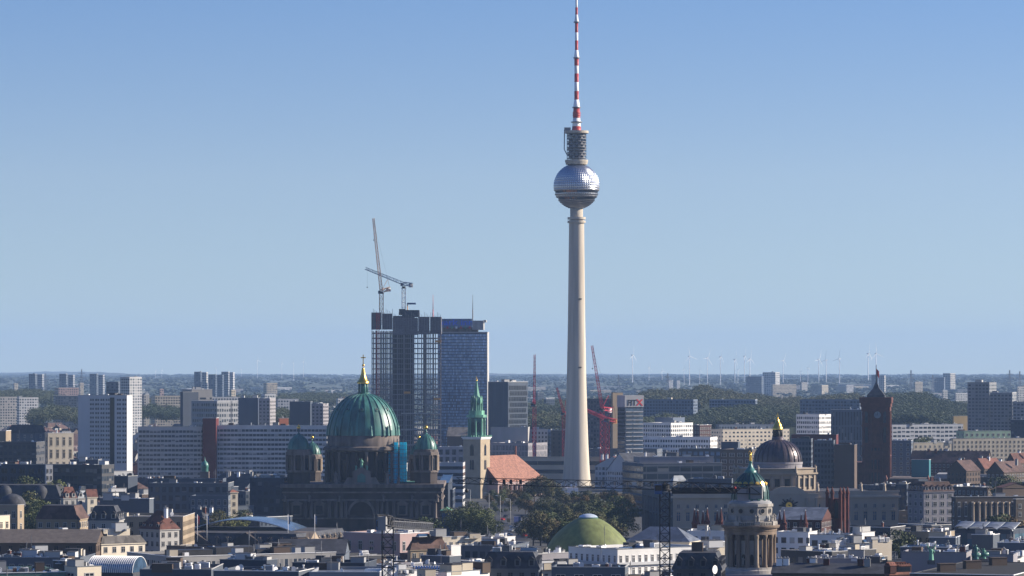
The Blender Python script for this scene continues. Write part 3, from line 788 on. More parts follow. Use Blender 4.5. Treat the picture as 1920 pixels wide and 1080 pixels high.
for i, (x, y) in enumerate(oct_(3.6)):
    f = MB(); f.lathe([(.55, zz(770)), (.45, zz(768)), (.45, zz(753)), (.6, zz(751)), (.02, zz(742))], 6, (x, y)); f.build('pinnacle', copper_pale if i in (0, 7, 6) else copper, l2)  # paler copper on the right paints the sunlit side of the ring
for i in range(8):
    a = 2 * math.pi * i / 8
    MB().extrude_y([(-1.5, zz(755)), (1.5, zz(755)), (0, zz(742))], -.2, .3).build('gablet', copper_pale if i in (7, 0) else copper, l2, (cc[0] + 3.3 * math.cos(a), cc[1] + 3.3 * math.sin(a), 0), a + math.pi / 2)  # right-hand gablets paler, sunlight put into their copper colour
MB().lathe([(r, zz(y)) for r, y in ((3.5, 757), (3.0, 750), (2.1, 742), (1.45, 733), (.95, 724), (.55, 716), (.45, 714))], 8, cc, smooth=False).build('spire', copper_pale, root)
f = MB(); f.ball((cc[0], cc[1], zz(713)), .7, 8); f.tube((cc[0], cc[1], zz(713)), (cc[0], cc[1], zz(706)), .14, 4); f.box(cc[0] - .6, cc[0] + .6, cc[1] - .1, cc[1] + .1, zz(709.5), zz(708.8), 0, True); f.build('spire_cross', gold, root)
# nave
e_ = zz(905); rz_ = zz(856); L = 62.0
n = MB(); n.face([(8.5, tw - 4, e_), (8.5, tw + L, e_), (-tw / 2, tw + L - 14, rz_), (-tw / 2, tw - 4, rz_)]); n.face([(8.5, tw + L, e_), (-tw - 8.5, tw + L, e_), (-tw / 2, tw + L - 14, rz_)]); n.face([(-tw - 8.5, tw + L, e_), (-tw - 8.5, tw - 4, e_), (-tw / 2, tw - 4, rz_), (-tw / 2, tw + L - 14, rz_)])
n.build('nave_roof', church_tile, root)
MB().box(-tw - 8, 8, tw - 4, tw + L - .5, 0, e_ + .2).build('nave_wall', wallm('pink'), root)
n = MB(); n.face([(-tw - 8, tw - 4.02, e_), (8, tw - 4.02, e_), (-tw / 2, tw - 4.02, rz_)]); n.build('west_gable', brick, root)
for k in range(9):
    MB().extrude_y([(-1, 3), (1, 3), (1, e_ - 2.5), (0, e_ - 1), (-1, e_ - 2.5)], -.12, 0).build('nave_window', glass, root, (8, tw + 2 + 6.4 * k, 0), R(90))
    MB().box(8, 9.3, tw - 1.6 + 6.4 * k, tw - .6 + 6.4 * k, 0, e_ - 2).build('buttress', brick, root)
for k in range(5): MB().box(-tw / 2 - .4, -tw / 2 + .4, tw + L - 15.5, tw + L - 14.2, rz_ - .2, rz_ + 5.5).build('ridge_turret', brick, root) if k == 0 else None

# ------------------------------------------------------------------ tower under construction with two roof cranes
D = 2800.0; S = F / D
root = loc_root("unfinished_tower", "unfinished concrete high-rise with bare floors, columns and grey climbing screens on top", "high-rise", 761.5, D, 0)
W = 64 / S; DP = 30.0
fr = mat("raw_concrete", (.21, .205, .215), .9, var=.25, scale=.1)
core_m = mat("core_concrete", (.085, .085, .095), .9, var=.3, scale=.06)
for k in range(25):
    z = zz_ = PZ(624 + 9.6 * k, D)
    if z < 2: break
    MB().box(-W, W, .3, DP - .3, z - .38, z, 0, True).box(-W, W, 0, .3, z - .6, z + .15, 0, True).box(-W, W, DP - .3, DP, z - .6, z + .15, 0, True).box(-W, -W + .3, .3, DP - .3, z - .6, z + .15, 0, True).build('floor_slab', fr, root)
for k in range(31):
    x = -64 + 128 * k / 30
    MB().box(x / S - .13, x / S + .13, -.75, -.5, 0, PZ(622, D)).build('scaffold_post', fr, root)
xs = [-64, -57, -51, -46, -42, -37, -32, -28, -25, -16, -3, 8, 14, 22, 29, 36, 41, 45, 50, 55, 60, 64]
for i, x in enumerate(xs):
    for y in ((.6, DP - .6) if x < -20 or x in (36, 50, 64) else (.6,)):
        MB().box(x / S - .36, x / S + .36, y - .36, y + .36, 0, PZ(620, D)).build('column', fr, root)
MB().box(-25 / S, 14 / S, 6, DP - 6, 0, PZ(592, D)).build('core', core_m, root)
MB().box(-6 / S, -3 / S, 4.2, 5, 0, PZ(600, D)).box(11 / S, 13 / S, 4.2, 5, 0, PZ(600, D)).box(31 / S, 35 / S, 14, DP - 10, 0, PZ(610, D)).build('core_rib', fr, root)
MB().box(-8 / S, 24 / S, 6, DP - 6, PZ(594, D), PZ(581, D)).box(-14 / S, -2 / S, 8, DP - 8, PZ(590, D), PZ(579, D)).build('roof_formwork', mat("formwork_panels", (.04, .045, .06), .8), root)
scm = mat("climbing_screen", (.12, .115, .13), .8, var=.35, scale=.5, streak=6)
for x0, x1, y0, y1 in ((-65, -46, 618, 586), (-45, -26, 618, 588), (-25, -2, 628, 596), (-1, 22, 628, 596), (23, 44, 627, 594), (45, 65.5, 626, 594)):
    MB().box(x0 / S, x1 / S, -1.0, -.7, PZ(y0, D), PZ(y1, D), 0, True).build('climbing_screen', scm, root)
for y0 in (0.5, DP - 12): MB().box(W + .4, W + .7, y0, y0 + 12, PZ(626, D), PZ(594, D), 0, True).build('climbing_screen', scm, root)
for y0, y1 in ((4, 14), (16, 27)): MB().box(-W - .7, -W - .4, y0, y1, PZ(618, D), PZ(588, D), 0, True).build('climbing_screen', scm, root)
for k in range(44):
    x = (-64.5 + 129 * k / 43) / S
    o = MB().tube((x, -1.2, PZ(619, D)), (x, -1.2, PZ((585.5 if k < 14 else 592) - 2.2 * (k * 7 % 4), D)), .17, 4).build('screen_post', fr, root)
br = MB()
for y in (775, 805, 834, 863): br.box(-10 / S, 65 / S, -1.6, -1.2, PZ(y + .9, D), PZ(y - .9, D), 0, True)
for x in (0, 22, 29, 41, 55, 64.5): br.box(x / S - .25, x / S + .25, -1.6, -1.2, 0, PZ(775, D))
br.build('facade_frame', pale_conc, root)
MB().lattice((-53 / S, -2.4, 0), (-53 / S, -2.4, PZ(586, D)), 2.2, .16, 60, up=(0, 1, 0)).build('hoist_mast', red_paint, root)
for y, x in ((640, 60), (748, 58), (736, 2)): MB().box((x - 6) / S, (x + 6) / S, -1.9, -.3, PZ(y + 2, D), PZ(y - 2, D), 0, True).build('edge_net', crane_yellow, root)

def tower_crane(label, px, D, ybase, ycab, yjib0, jib, tail, mast_m, jib_m, w_=2.2, group=None, kind='flat', zb=None, cab_m=None, cw_m=None, bays=None, r=.14, hook=14):
    """mast at px from ybase up to ycab; jib = (px, py, D) of its tip, tail = (px, py, D) of the counterweight end"""
    z0 = PZ(ybase, D) if zb is None else zb
    x0 = PX(px, D)
    rt = thing("tower_crane", label, "crane", (x0, D, z0), 0, group)
    P = lambda q: Vector((PX(q[0], q[2]) - x0, q[2] - D, PZ(q[1], q[2]) - z0))
    top = PZ(ycab, D) - z0
    MB().lattice((0, 0, 0), (0, 0, top), w_, r, bays or max(4, int(top / w_ * .8)), up=(0, 1, 0)).build('mast', mast_m, rt)
    MB().lathe([(w_ * .7, top), (w_ * .7, top + .5), (w_ * .5, top + .6), (w_ * .5, top + 1.6), (w_ * .7, top + 1.7)], 14, smooth=False).build('slewing_ring', dark_steel, rt)
    root_p = Vector((0, 0, PZ(yjib0, D) - z0)); tip, tl = P(jib), P(tail)
    if kind == 'flat':
        j = MB().lattice(root_p, tip, w_ * .8, r * .8, max(8, int((tip - root_p).length / 3)), tri=True, taper=.75).build('jib', jib_m, rt)
        MB().lattice(root_p, tl, w_ * .9, r, max(3, int((tl - root_p).length / 3))).build('counter_jib', jib_m, rt)
    else:
        MB().lattice(root_p, tip, w_ * .75, r * .8, max(8, int((tip - root_p).length / 2.6)), taper=.6, up=(1, 0, 0)).build('jib', jib_m, rt)
        MB().lattice(root_p, tl, w_ * .8, r, 3).build('counter_jib', jib_m, rt)
        af = root_p + Vector(((tl - root_p).x * .75, (tl - root_p).y * .75, 9.5))
        MB().tube(root_p + Vector((0, -.7, 0)), af, .2, 4).tube(root_p + Vector((0, .7, 0)), af, .2, 4).tube(tl, af, .14, 4).tube(root_p + (af - root_p) * .5 + Vector((0, -.4, 0)), root_p + (af - root_p) * .5 + Vector((0, .4, 0)), .12, 4).build('a_frame', jib_m, rt)
        MB().tube(af, root_p + (tip - root_p) * .93, .045, 4).build('luffing_rope', dark_steel, rt)
    d_ = (tl - root_p).normalized()
    c = tl - d_ * 1.2
    MB().obox((c.x, c.y), math.atan2(d_.y, d_.x), 1.4, .9, c.z - 2.2, c.z + .8).build('counterweight', cw_m or pale_conc, rt)
    c = root_p + Vector((-1.6, -1.3, -.6))
    cb = MB(); cb.box(c.x - .9, c.x + .9, c.y - .8, c.y + .8, c.z - 1.3, c.z + 1.0, 0, True); cb.face([(c.x - .8, c.y - .83, c.z - .5), (c.x + .8, c.y - .83, c.z - .5), (c.x + .8, c.y - .83, c.z + .8), (c.x - .8, c.y - .83, c.z + .8)], 1)
    cb.build('cab', [cab_m or crane_blue, glass], rt)
    k = root_p + (tip - root_p) * .95
    MB().tube(k, (k.x, k.y, k.z - hook), .05, 4).ball((k.x, k.y, k.z - hook - .4), .5, 8).build('hook', dark_steel, rt)
    return rt
zr = PZ(588, 2800)
tower_crane("white and orange luffing crane with steep jib on the unfinished tower", 715, 2812, 590, 551, 546, (700, 409, 2806), (731, 541, 2816), crane_peach, crane_peach, 3.0, kind='luff', zb=zr - 8, cw_m=white_paint, r=.33)
tower_crane("blue flat-top crane with long rising jib on the unfinished tower", 757, 2815, 590, 541, 532, (685, 503, 2808), (773, 534, 2818), crane_white, crane_blue, 2.8, zb=zr - 2, r=.3)
t_ = loc_root("crane_beam", "short blue boom on a pole beside the blue roof crane", "boom", 764, 2811, 0); t_.location.z = PZ(590, 2811)
MB().box(-.4, 6.6, -.3, .3, 8, 9.4, 0, True).build('boom', crane_blue, t_); MB().tube((0, 0, -4), (0, 0, 8.5), .4, 6).build('pole', crane_yellow, t_)
# red cranes
D = 2680
tower_crane("slim red crane seen end-on, right of the dark office block", 1002, D, 826, 762, 757, (1002.5, 665, D - 12), (1001, 754, D + 14), crane_red, crane_red, 2.6, kind='luff', zb=15, cw_m=dark_steel, r=.26)
tower_crane("big red luffing crane with tall jib just right of the concrete shaft", 1129, 2600, 845, 771, 766, (1110, 648, 2590), (1145, 768, 2610), crane_red, crane_red, 3.0, kind='luff', zb=8, cw_m=white_paint, r=.27)
tower_crane("lower red crane standing in front of the office block with roof sign", 1139, 2570, 845, 790, 786, (1064, 754, 2700), (1155, 789, 2574), crane_red, crane_red, 2.8, kind='luff', zb=8, cw_m=crane_yellow, r=.27)
tower_crane("small red crane with kinked jib left of the concrete shaft", 1057, 2760, 826, 778, 774, (1044, 727, 2756), (1062, 777, 2764), crane_red, crane_red, 2.4, kind='luff', zb=8, cw_m=crane_red, r=.27)
# near dark cranes
rt = tower_crane("dark near crane whose level jib crosses in front of the red-roofed church", 1246.5, 850, 1100, 921, 911, (856, 901, 870), (1428, 918, 846), dark_steel, dark_steel, 2.35, zb=0, r=.15, bays=26, cw_m=grey_conc, hook=2)
Dn = 849
bx = MB().box(-1.3, 1.3, -.6, .6, -2.6, .2, 0, True).build('ballast', wallm('lilac'), rt, (PX(1392, Dn) - rt.location.x, -3, PZ(918, Dn)))
MB().box(PX(1260, Dn) - rt.location.x, PX(1428, Dn) - rt.location.x, -.5, .5, PZ(926, Dn), PZ(914, Dn), 0, True).build('machinery_deck', dark_steel, rt)
for px in (920, 945, 958, 976): MB().box(-.35, .35, -.3, .3, -1.1, 0, 0, True).build('jib_lamp', dark_steel, rt, (PX(px, 866) - rt.location.x, 15, PZ(899, 866)))
MB().ball((0, 0, 0), .35, 8).build('warning_lamp', red_paint, rt, (PX(1377, Dn) - rt.location.x, -3.2, PZ(914, Dn)))
for px in (1187, 1191, 1212, 1216, 1226): MB().box(-.25, .25, -.3, .3, -.9, 0, 0, True).build('trolley', [pale_conc], rt, (PX(px, 853) - rt.location.x, 2, PZ(903, 853)))
rt = tower_crane("dark near crane with foreshortened jib in front of the lilac palace", 727, 800, 1100, 988, 978, (808, 986, 852), (716, 975, 790), dark_steel, dark_steel, 2.5, zb=0, r=.15, bays=20, cw_m=grey_conc, hook=2)
MB().lattice((0.3, 0, PZ(984, 800)), (PX(806, 851) - rt.location.x, 51, PZ(988, 851)), 1.7, .11, 40, wd=1.6).build('jib_truss', grey_steel, rt)

# ------------------------------------------------------------------ glass hotel
D = 2880.0; S = F / D
gl = []
for i, c in enumerate(((.24, .38, .56), (.15, .26, .42), (.07, .12, .20), (.45, .58, .74))): gl.append(mat("hotel_sky_glass_%d" % i, c, .12 + .1 * i, 0, var=.3, spec=.8))
root = loc_root("glass_hotel", "tall bluish glass hotel slab with blue roof sign, behind the green spire", "hotel", 913, D, 4)
h = PZ(624, D); W = (913 - 821) / S
MB().box(-W, 0, 0, 17, 0, h).build('wall', slate, root)
NX, NZ = 36, 42
fac = MB()
for k in range(NZ):
    z0 = 12 + (h - 13) * k / NZ; z1 = z0 + (h - 13) / NZ
    for i in range(NX):
        x0 = -W + W * i / NX; x1 = x0 + W / NX
        t1, t2 = rnd.uniform(-.05, .05), rnd.uniform(-.03, .03)
        u = rnd.random() + .30 * (k / NZ) - .1
        u = .5 * u + .5 * (.45 + .3 * math.sin(x0 * .16 + z0 * .05) * math.sin(z0 * .11 - x0 * .04) + .5 * (k / NZ - .3))  # sky reflection painted as pane tints that drift and brighten upwards
        m_ = 2 if u < .28 else 1 if u < .5 else 0 if u < .93 else 3
        fac.face([(x0 + .16, -.12 + t1, z0 + .42), (x1 - .12, -.12 - t1, z0 + .42), (x1 - .12, -.12 - t1 + t2, z1 - .1), (x0 + .16, -.12 + t1 + t2, z1 - .1)], m_)
MB().box(-W - .3, .3, -.05, -.03, 0, h).build('mullion_frame', wallm('steelblue'), root)
fac.build('curtain_wall', gl, root)
MB().box(-.3, .4, -.2, 17.2, 0, h + .5).build('end_wall', pale_conc, root)
MB().box(-W, .5, -.3, 17.3, h, h + .8).build('parapet', pale_conc, root)
MB().box(-W + 3, -8, 3, 14, h + .8, PZ(613, D)).build('roof_storey', stone_weather, root)
MB().box(-12, -3, 1, 15, h + 2.5, PZ(601, D)).box(-3, -1, 3, 13, PZ(604, D), PZ(600, D), 0, True).build('plant_box', grey_conc, root)
MB().box(-W + 2, -12.2, 1.3, 1.7, PZ(614, D), PZ(597.5, D), 0, True).build('sign_frame', mat("sign_backing", (.14, .20, .32), .6), root)
text("park inn", 6.9, mat("sign_blue", (.05, .14, .62), .4), root, (-25.2, 1.2, PZ(609.5, D)), sx=1.25)
for k, c in enumerate((red_paint, copper_pale, white_paint, red_paint, copper_pale, red_paint)):
    MB().box(-.75, .75, -.1, .1, 0, 1.7, 0, True).build('sign_flag', c, root, (-32 + 3.6 * k, 1.1, PZ(616, D)))
for px in (810, 885):
    x = (px - 913) / S
    MB().tube((x, 7, h), (x, 7, PZ(580, D)), .42, 6).tube((x, 7, PZ(580, D)), (x, 7, PZ(552, D)), .3, 6, r2=.12).build('roof_mast', red_paint if px == 810 else stone_weather, root)

# ------------------------------------------------------------------ town hall tower
D = 2250.0; S = F / D
def zz(y): return PZ(y, D)
root = loc_root("town_hall", "dark red brick town hall with square clock tower and flag", "town hall", 1667, D, 9)
w_ = 50.5 / S
MB().box(-w_, 0, 0, w_, 0, zz(770)).build('tower', brick, root)
cn = MB()
for y0, y1, o in ((771, 763, .5), (763, 756, 1.0), (756, 745, 1.6), (838, 835, .5), (856, 853, .7), (800, 797, .5)): cn.box(-w_ - o, o, -o, w_ + o, zz(y0), zz(y1), 0, True)
cn.build('tower_cornice', brick, root)
for x in (-w_ + .9, -w_ * .70, -w_ * .30, -.9):
    MB().box(x - .9, x + .9, -.7, 0, zz(915), zz(772)).build('pier', brick, root)
for y in (.9, w_ * .3, w_ * .7, w_ - .9): MB().box(0, .7, y - .9, y + .9, zz(915), zz(772)).build('pier', brick, root)
for z0, z1 in ((793, 774), (830, 803)):
    for x in (-w_ * .85, -w_ * .15): MB().extrude_y([(-1.1, zz(z0)), (1.1, zz(z0)), (1.1, zz(z1)), (0, zz(z1 - 3)), (-1.1, zz(z1))], -.2, 0).build('arched_opening', slate, root, (x, 0, 0))
    for y in (w_ * .15, w_ * .5, w_ * .85): MB().extrude_y([(-1.3, zz(z0)), (1.3, zz(z0)), (1.3, zz(z1)), (0, zz(z1 - 3)), (-1.3, zz(z1))], -.2, 0).build('arched_opening', pale_conc if z0 > 800 else slate, root, (0, y, 0), R(90))
for z0, z1 in ((880, 862), (845, 840), (905, 886)):
    for k in range(3): MB().box(-.7, .7, -.15, 0, zz(z0), zz(z1)).build('slot_window', glass, root, (-w_ * (.36 + .14 * k), 0, 0))
ck = MB(); c_ = Vector((-w_ * .43, -.75, zz(778))); ck.tube(c_ + Vector((0, .5, 0)), c_, 7.2 / S, 28, 0); ck.tube(c_, c_ + Vector((0, -.12, 0)), 6.4 / S, 28, 1)
clk = ck.build('clock', [brick, mat("clock_face", (.17, .20, .22), .5)], root)
hd = MB(); hd.box(c_.x - .12, c_.x + .12, c_.y - .2, c_.y - .14, c_.z - .3, c_.z + 1.7, 0, True); hd.box(c_.x - 1.3, c_.x + .2, c_.y - .2, c_.y - .14, c_.z - .12, c_.z + .12, 0, True); hd.build('clock_hands', dark_steel, clk)
MB().lathe([(w_ * .36 * 1.3, zz(745)), (w_ * .36 * 1.28, zz(741)), (w_ * .14, zz(727)), (w_ * .10, zz(722)), (.5, zz(716)), (.35, zz(704))], 4, (-w_ / 2, w_ / 2), smooth=False, rot=math.pi / 4).build('tower_roof', slate, root)
MB().tube((-w_ / 2, w_ / 2, zz(712)), (-w_ / 2, w_ / 2, zz(684)), .16, 5).build('flagpole', grey_steel, root)
fl = MB()
for k in range(6):
    x0, x1 = -w_ / 2 + .1 + .28 * k, -w_ / 2 + .1 + .28 * (k + 1)
    fl.face([(x0, w_ / 2 + .25 * math.sin(k), zz(703) - .35 * k), (x1, w_ / 2 + .25 * math.sin(k + 1), zz(703) - .35 * (k + 1)), (x1, w_ / 2 + .25 * math.sin(k + 1), zz(691) - .3 * (k + 1)), (x0, w_ / 2 + .25 * math.sin(k), zz(691) - .3 * k)])
fl.build('flag', red_paint, root)
# wings
MB().box(-w_ - 6, -w_ - .0, 4, 40, 0, zz(868)).box(-w_ - 18, -w_ - 6, 8, 40, 0, zz(885)).build('west_wing', brick, root)
MB().box(.8, 92, -9, 40, 0, zz(899)).build('east_wing', brick, root)
MB().box(.5, 92.5, -9.5, 40.5, zz(899), zz(896), 0, True).build('wing_cornice', stone_weather, root)
MB().extrude_y([(26, zz(897)), (66, zz(897)), (62, zz(888)), (30, zz(888))], -6, 30).build('wing_roof', grey_conc, root)
for px in (1741, 1820, 1663): MB().lathe([(1.1, zz(912)), (1.0, zz(896)), (.1, zz(890))], 8).build('turret', salmon_tile, root, ((px - 1667) / S, -9.5, 0))
for k in range(16): MB().extrude_y([(-1.2, zz(918)), (1.2, zz(918)), (1.2, zz(906)), (0, zz(903)), (-1.2, zz(906))], -.15, 0).build('arched_window', glass, root, (4 + 5.5 * k, -9, 0))

# ------------------------------------------------------------------ palace with the brown dome
D = 1640.0; S = F / D
def zz(y): return PZ(y, D)
root = loc_root("domed_palace", "long pale stone palace with a brown copper dome and gilded lantern", "palace", 1262, D, 84)
# local x from -w to 0 is the flank that runs back to the left, local y the long front running right
pal = mat("palace_stone", (.36, .30, .235), .9, var=.12, scale=.15)
dep, Lf = 100.0, (1692 - 1262) / S * 1.0
ht = zz(921)
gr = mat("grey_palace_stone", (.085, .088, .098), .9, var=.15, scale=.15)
fl_ = MB(); fl_.box(-dep, 0, 0, Lf, 0, ht - 3); fl_.build('wall', pal, root)
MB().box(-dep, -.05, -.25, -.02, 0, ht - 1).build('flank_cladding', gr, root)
MB().box(-dep, -.5, .5, Lf - .5, ht - 3, ht - 2.2).build('roof', felt, root)
cn = MB()
for y0, y1, o in ((934, 930, 1.0), (924, 921, .5), (990, 988, .4)): cn.box(0, o, -o, Lf + o, zz(y0), zz(y1), 0, True)
cn.build('cornice', pal, root)
MB().box(-.4, .25, 0, Lf, ht - 3, ht).build('attic_parapet', pal, root)
for k in range(24):
    y = 2.5 + (Lf - 5) * k / 23
    if 45 < y < 66: continue
    for z0, z1, wd, nm in ((977, 960, 1.7, 'window'), (953, 946, 1.3, 'window'), (1004, 993, 1.9, 'window')):
        put(nm, unit('win', [blue_glass, pal]), root, (0, y, zz(z0)), R(90), (wd, 1.6, zz(z1) - zz(z0)))
    MB().extrude_y([(-1.5, zz(958.6)), (1.5, zz(958.6)), (0, zz(954.5))], -.5, 0).build('window_pediment', pal, root, (0, y, 0), R(90))
for k in range(11):
    x = -dep + 3 + (dep - 6) * k / 10
    for z0, z1 in ((1000, 972), (966, 942)):
        MB().box(-2.3, 2.3, -.15, 0, zz(z0), zz(z1)).build('tall_window', slate, root, (x, -.26, 0))
        MB().box(-2.9, 2.9, -.7, 0, zz(z1) + .05, zz(z1) + .6, 0, True).build('lintel', gr, root, (x, -.26, 0))
# portal bay with the cartouche
yc = (1480 - 1262) / S
MB().box(0, 2.2, yc - 15.0, yc + 14, 0, zz(926)).build('portal_bay', pal, root)
MB().extrude_y([(-9, zz(926)), (9, zz(926)), (6.5, zz(918)), (3.5, zz(913)), (-3.5, zz(913)), (-6.5, zz(918))], -2.4, 0).build('portal_pediment', pal, root, (0, yc, 0), R(90))
ct_ = MB(); ct_.tube((0, 0, 0), (0, -.8, 0), 2.4, 20); 
for k in range(14):
    a = 2 * math.pi * k / 14
    ct_.tube((0, -.3, 0), ((4.6 if k % 2 else 3.6) * math.cos(a), -.5, (3.6 if k % 2 else 3.0) * math.sin(a)), .8, 5, r2=.25)
o = ct_.build('cartouche', dark_steel, root, (2.2, yc, zz(948)), R(90))
MB().tube((0, -.7, 0), (0, -1.0, 0), 1.5, 18).build('shield', gold, o)
for k in range(7):
    y = yc - 13 + 26 * k / 6
    if abs(y - yc) < 6: continue
    MB().box(2.2, 2.9, y - .6, y + .6, 0, zz(934)).build('pilaster', pal, root)
for px in (1537, 1620, 1420, 1665): figure(root, (.2, (px - 1262) / S, zz(922)), 4.2, pal)
# octagon and dome
cxl, cyl = -13.0, (1474 - 1262) / S + 1
def L2(px, fwd=0.0): return (px - 1262) / S
by0, by1 = L2(1426), L2(1500)
st_ = mat("lantern_stone", (.33, .27, .205), .85, var=.12, scale=.2)
q = [(cxl + 6, by0 + 5), (cxl + 11, by0 + 1), (cxl + 11, by1), (cxl + 4.5, by1 + 6.5), (cxl - 11, by1 + 6.5), (cxl - 16, by1), (cxl - 16, by0 + 1), (cxl - 10, by0 - 5)][::1]
q = [(-3, by0), (-3, by1 - .5), (-12.5, by1 + 10.5), (-24, by1 + 10.5), (-31, by1), (-31, by0), (-22, by0 - 8), (-12, by0 - 8)]
dr = MB().prism(q, zz(935), zz(890)).build('octagon_drum', st_, root)
def scale_poly(p, k): 
    mx_ = sum(a for a, _ in p) / len(p); my_ = sum(b for _, b in p) / len(p)
    return [(mx_ + (a - mx_) * k, my_ + (b - my_) * k) for a, b in p]
for y0, y1, k in ((891, 888, 1.06), (926, 924, 1.03), (881, 879.5, 1.02)): MB().prism(scale_poly(q, k), zz(y0), zz(y1)).build('drum_cornice', st_, dr)
MB().prism(scale_poly(q, .985), zz(888), zz(881)).build('drum_balustrade', st_, dr)
for i in range(8):
    a, b = Vector((*q[i], 0)), Vector((*q[(i + 1) % 8], 0))
    e = (b - a).normalized(); nrm_ = Vector((e.y, -e.x, 0))
    if i in (3, 4, 5): continue
    nb = 3
    for k in range(nb):
        c_ = a + (b - a) * ((k + .5) / nb * .8 + .1) + nrm_ * .02
        rot_ = math.atan2(e.y, e.x)
        wo = MB().box(-1.25, 1.25, -.12, .02, zz(914), zz(899)).build('drum_window', glass, dr, c_, rot_)
        MB().box(-1.6, -1.25, -.3, 0, zz(915), zz(897)).box(1.25, 1.6, -.3, 0, zz(915), zz(897)).box(-1.6, 1.6, -.3, 0, zz(898), zz(896.5)).build('frame', st_, wo)
    for k in range(nb + 1):
        c_ = a + (b - a) * (k / nb * .8 + .1) + nrm_ * .25
        MB().box(-.55, .55, -.45, .1, zz(918), zz(893)).build('drum_pilaster', st_, dr, c_, math.atan2(e.y, e.x))
    figure(dr, a + Vector((0, 0, zz(888))), 3.6, st_)
cc = (sum(a for a, _ in q) / 8, sum(b for _, b in q) / 8)
cc = (cc[0], L2(1469.5) + 1.0)
MB().lathe([(r_ / S, zz(y)) for r_, y in ((48, 889), (48, 880), (46.5, 879), (46.5, 873), (47.5, 872), (47.5, 868))], 48, cc, smooth=False).build('dome_ring', wallm('lilac'), root)
pf = [(r_ / S, zz(y)) for r_, y in ((45.2, 868), (45, 862), (43.6, 855), (40.8, 848), (36.5, 841), (30.5, 835), (23.5, 830.5), (16, 827.5), (10, 826))]
dm = ribdome('dome', pf, 64, copper_brown, root, 24, 1.0, .35, copper_brown, cc)
ln = MB().lathe([(r_ / S, zz(y)) for r_, y in ((12, 827), (11, 822), (9.2, 820))], 20, cc, smooth=False).build('lantern', copper_brown, root)
lc = MB()
for k in range(10):
    a = 2 * math.pi * k / 10
    lc.tube((cc[0] + 8.4 / S * math.cos(a), cc[1] + 8.4 / S * math.sin(a), zz(820)), (cc[0] + 8.4 / S * math.cos(a), cc[1] + 8.4 / S * math.sin(a), zz(806)), .3, 6)
lc.lathe([(5 / S, zz(820)), (5 / S, zz(806))], 12, cc); lc.build('lantern_columns', dark_steel, ln)
MB().lathe([(r_ / S, zz(y)) for r_, y in ((9.6, 807), (9.6, 803), (8.6, 802), (7.4, 798), (5.4, 794.5), (3.2, 791.5), (2.6, 789), (1.6, 787), (1.2, 785))], 18, cc, rib=.06).build('lantern_cap', gold, ln)
MB().ball((*cc, zz(784)), 1.6 / S, 10).box(cc[0] - .12, cc[0] + .12, cc[1] - .12, cc[1] + .12, zz(783), zz(775)).box(cc[0] - .1, cc[0] + .1, cc[1] - .7, cc[1] + .7, zz(780), zz(779), 0, True).build('orb_and_cross', gold, ln)

# ------------------------------------------------------------------ green domed square tower in front
D = 1050.0; S = F / D
def zz(y): return PZ(y, D)
root = loc_root("domed_tower", "round columned tower with green dome, gold medallions and gilded figure, nearest on the right", "tower", 1407, D, 0)
sw = mat("drum_stone_white", (.29, .265, .235), .85, var=.2, scale=.5); sb = mat("column_stone", (.165, .122, .09), .9, var=.4, scale=.3, streak=.3)
MB().box(-58 / S, 58 / S, -58 / S, 58 / S, 0, zz(1074)).build('podium', wallm('lilac'), root)
MB().lathe([(r_ / S, zz(y)) for r_, y in ((52, 1076), (52, 1068), (49.5, 1066), (49.5, 1062))], 48, smooth=False).build('plinth', sw, root)
MB().lathe([(39 / S, zz(1064)), (39 / S, zz(1000))], 48).build('drum_wall', sb, root)
for k in range(16):
    a = 2 * math.pi * (k + .5) / 16
    MB().lathe([(5.4 / S, zz(1063)), (5.0 / S, zz(1060)), (4.3 / S, zz(1058)), (3.7 / S, zz(1010)), (4.6 / S, zz(1006)), (5.6 / S, zz(1001))], 14).build('column', sb if k % 4 else stone_tan, root, (44.3 / S * math.cos(a), 44.3 / S * math.sin(a), 0))
for k in range(16):
    a = 2 * math.pi * k / 16
    if math.sin(a) > .3: continue
    nc = MB(); nc.box(-4.6 / S, 4.6 / S, -.05, .3, zz(1060), zz(1012), 0); nc.extrude_y([(-3.4 / S, zz(1058)), (3.4 / S, zz(1058)), (3.4 / S, zz(1042)), (2.4 / S, zz(1039)), (0, zz(1037.5)), (-2.4 / S, zz(1039)), (-3.4 / S, zz(1042))], -.12, -.04, 1)
    o = nc.build('niche', [mat('niche_stone', (.33, .29, .25), .9, var=.2), glass], root, (39.4 / S * math.cos(a), 39.4 / S * math.sin(a), 0), a + math.pi / 2)
    if k in (11, 13, 15): figure(o, (0, -.35, zz(1057) if k != 15 else zz(1040)), 2.4, sw)
MB().lathe([(r_ / S, zz(y)) for r_, y in ((49, 1001), (49, 995), (50, 994), (50, 990), (53.5, 989), (55, 986), (55, 984), (48, 983.5))], 64, smooth=False).build('entablature', sb, root)
MB().lathe([(r_ / S, zz(y)) for r_, y in ((50, 984.5), (50, 983.5), (48.5, 983.5))], 48, smooth=False).build('terrace', sw, root)
ba = MB()
for k in range(84):
    a = 2 * math.pi * k / 84
    ba.lathe([(.16, zz(983.5)), (.22, zz(981)), (.14, zz(978.5))], 5, (49.3 / S * math.cos(a), 49.3 / S * math.sin(a)))
ba.lathe([(48.3 / S, zz(978.6)), (50.3 / S, zz(978.6)), (50.3 / S, zz(977)), (48.3 / S, zz(977))], 64, smooth=False); ba.build('balustrade', sw, root)
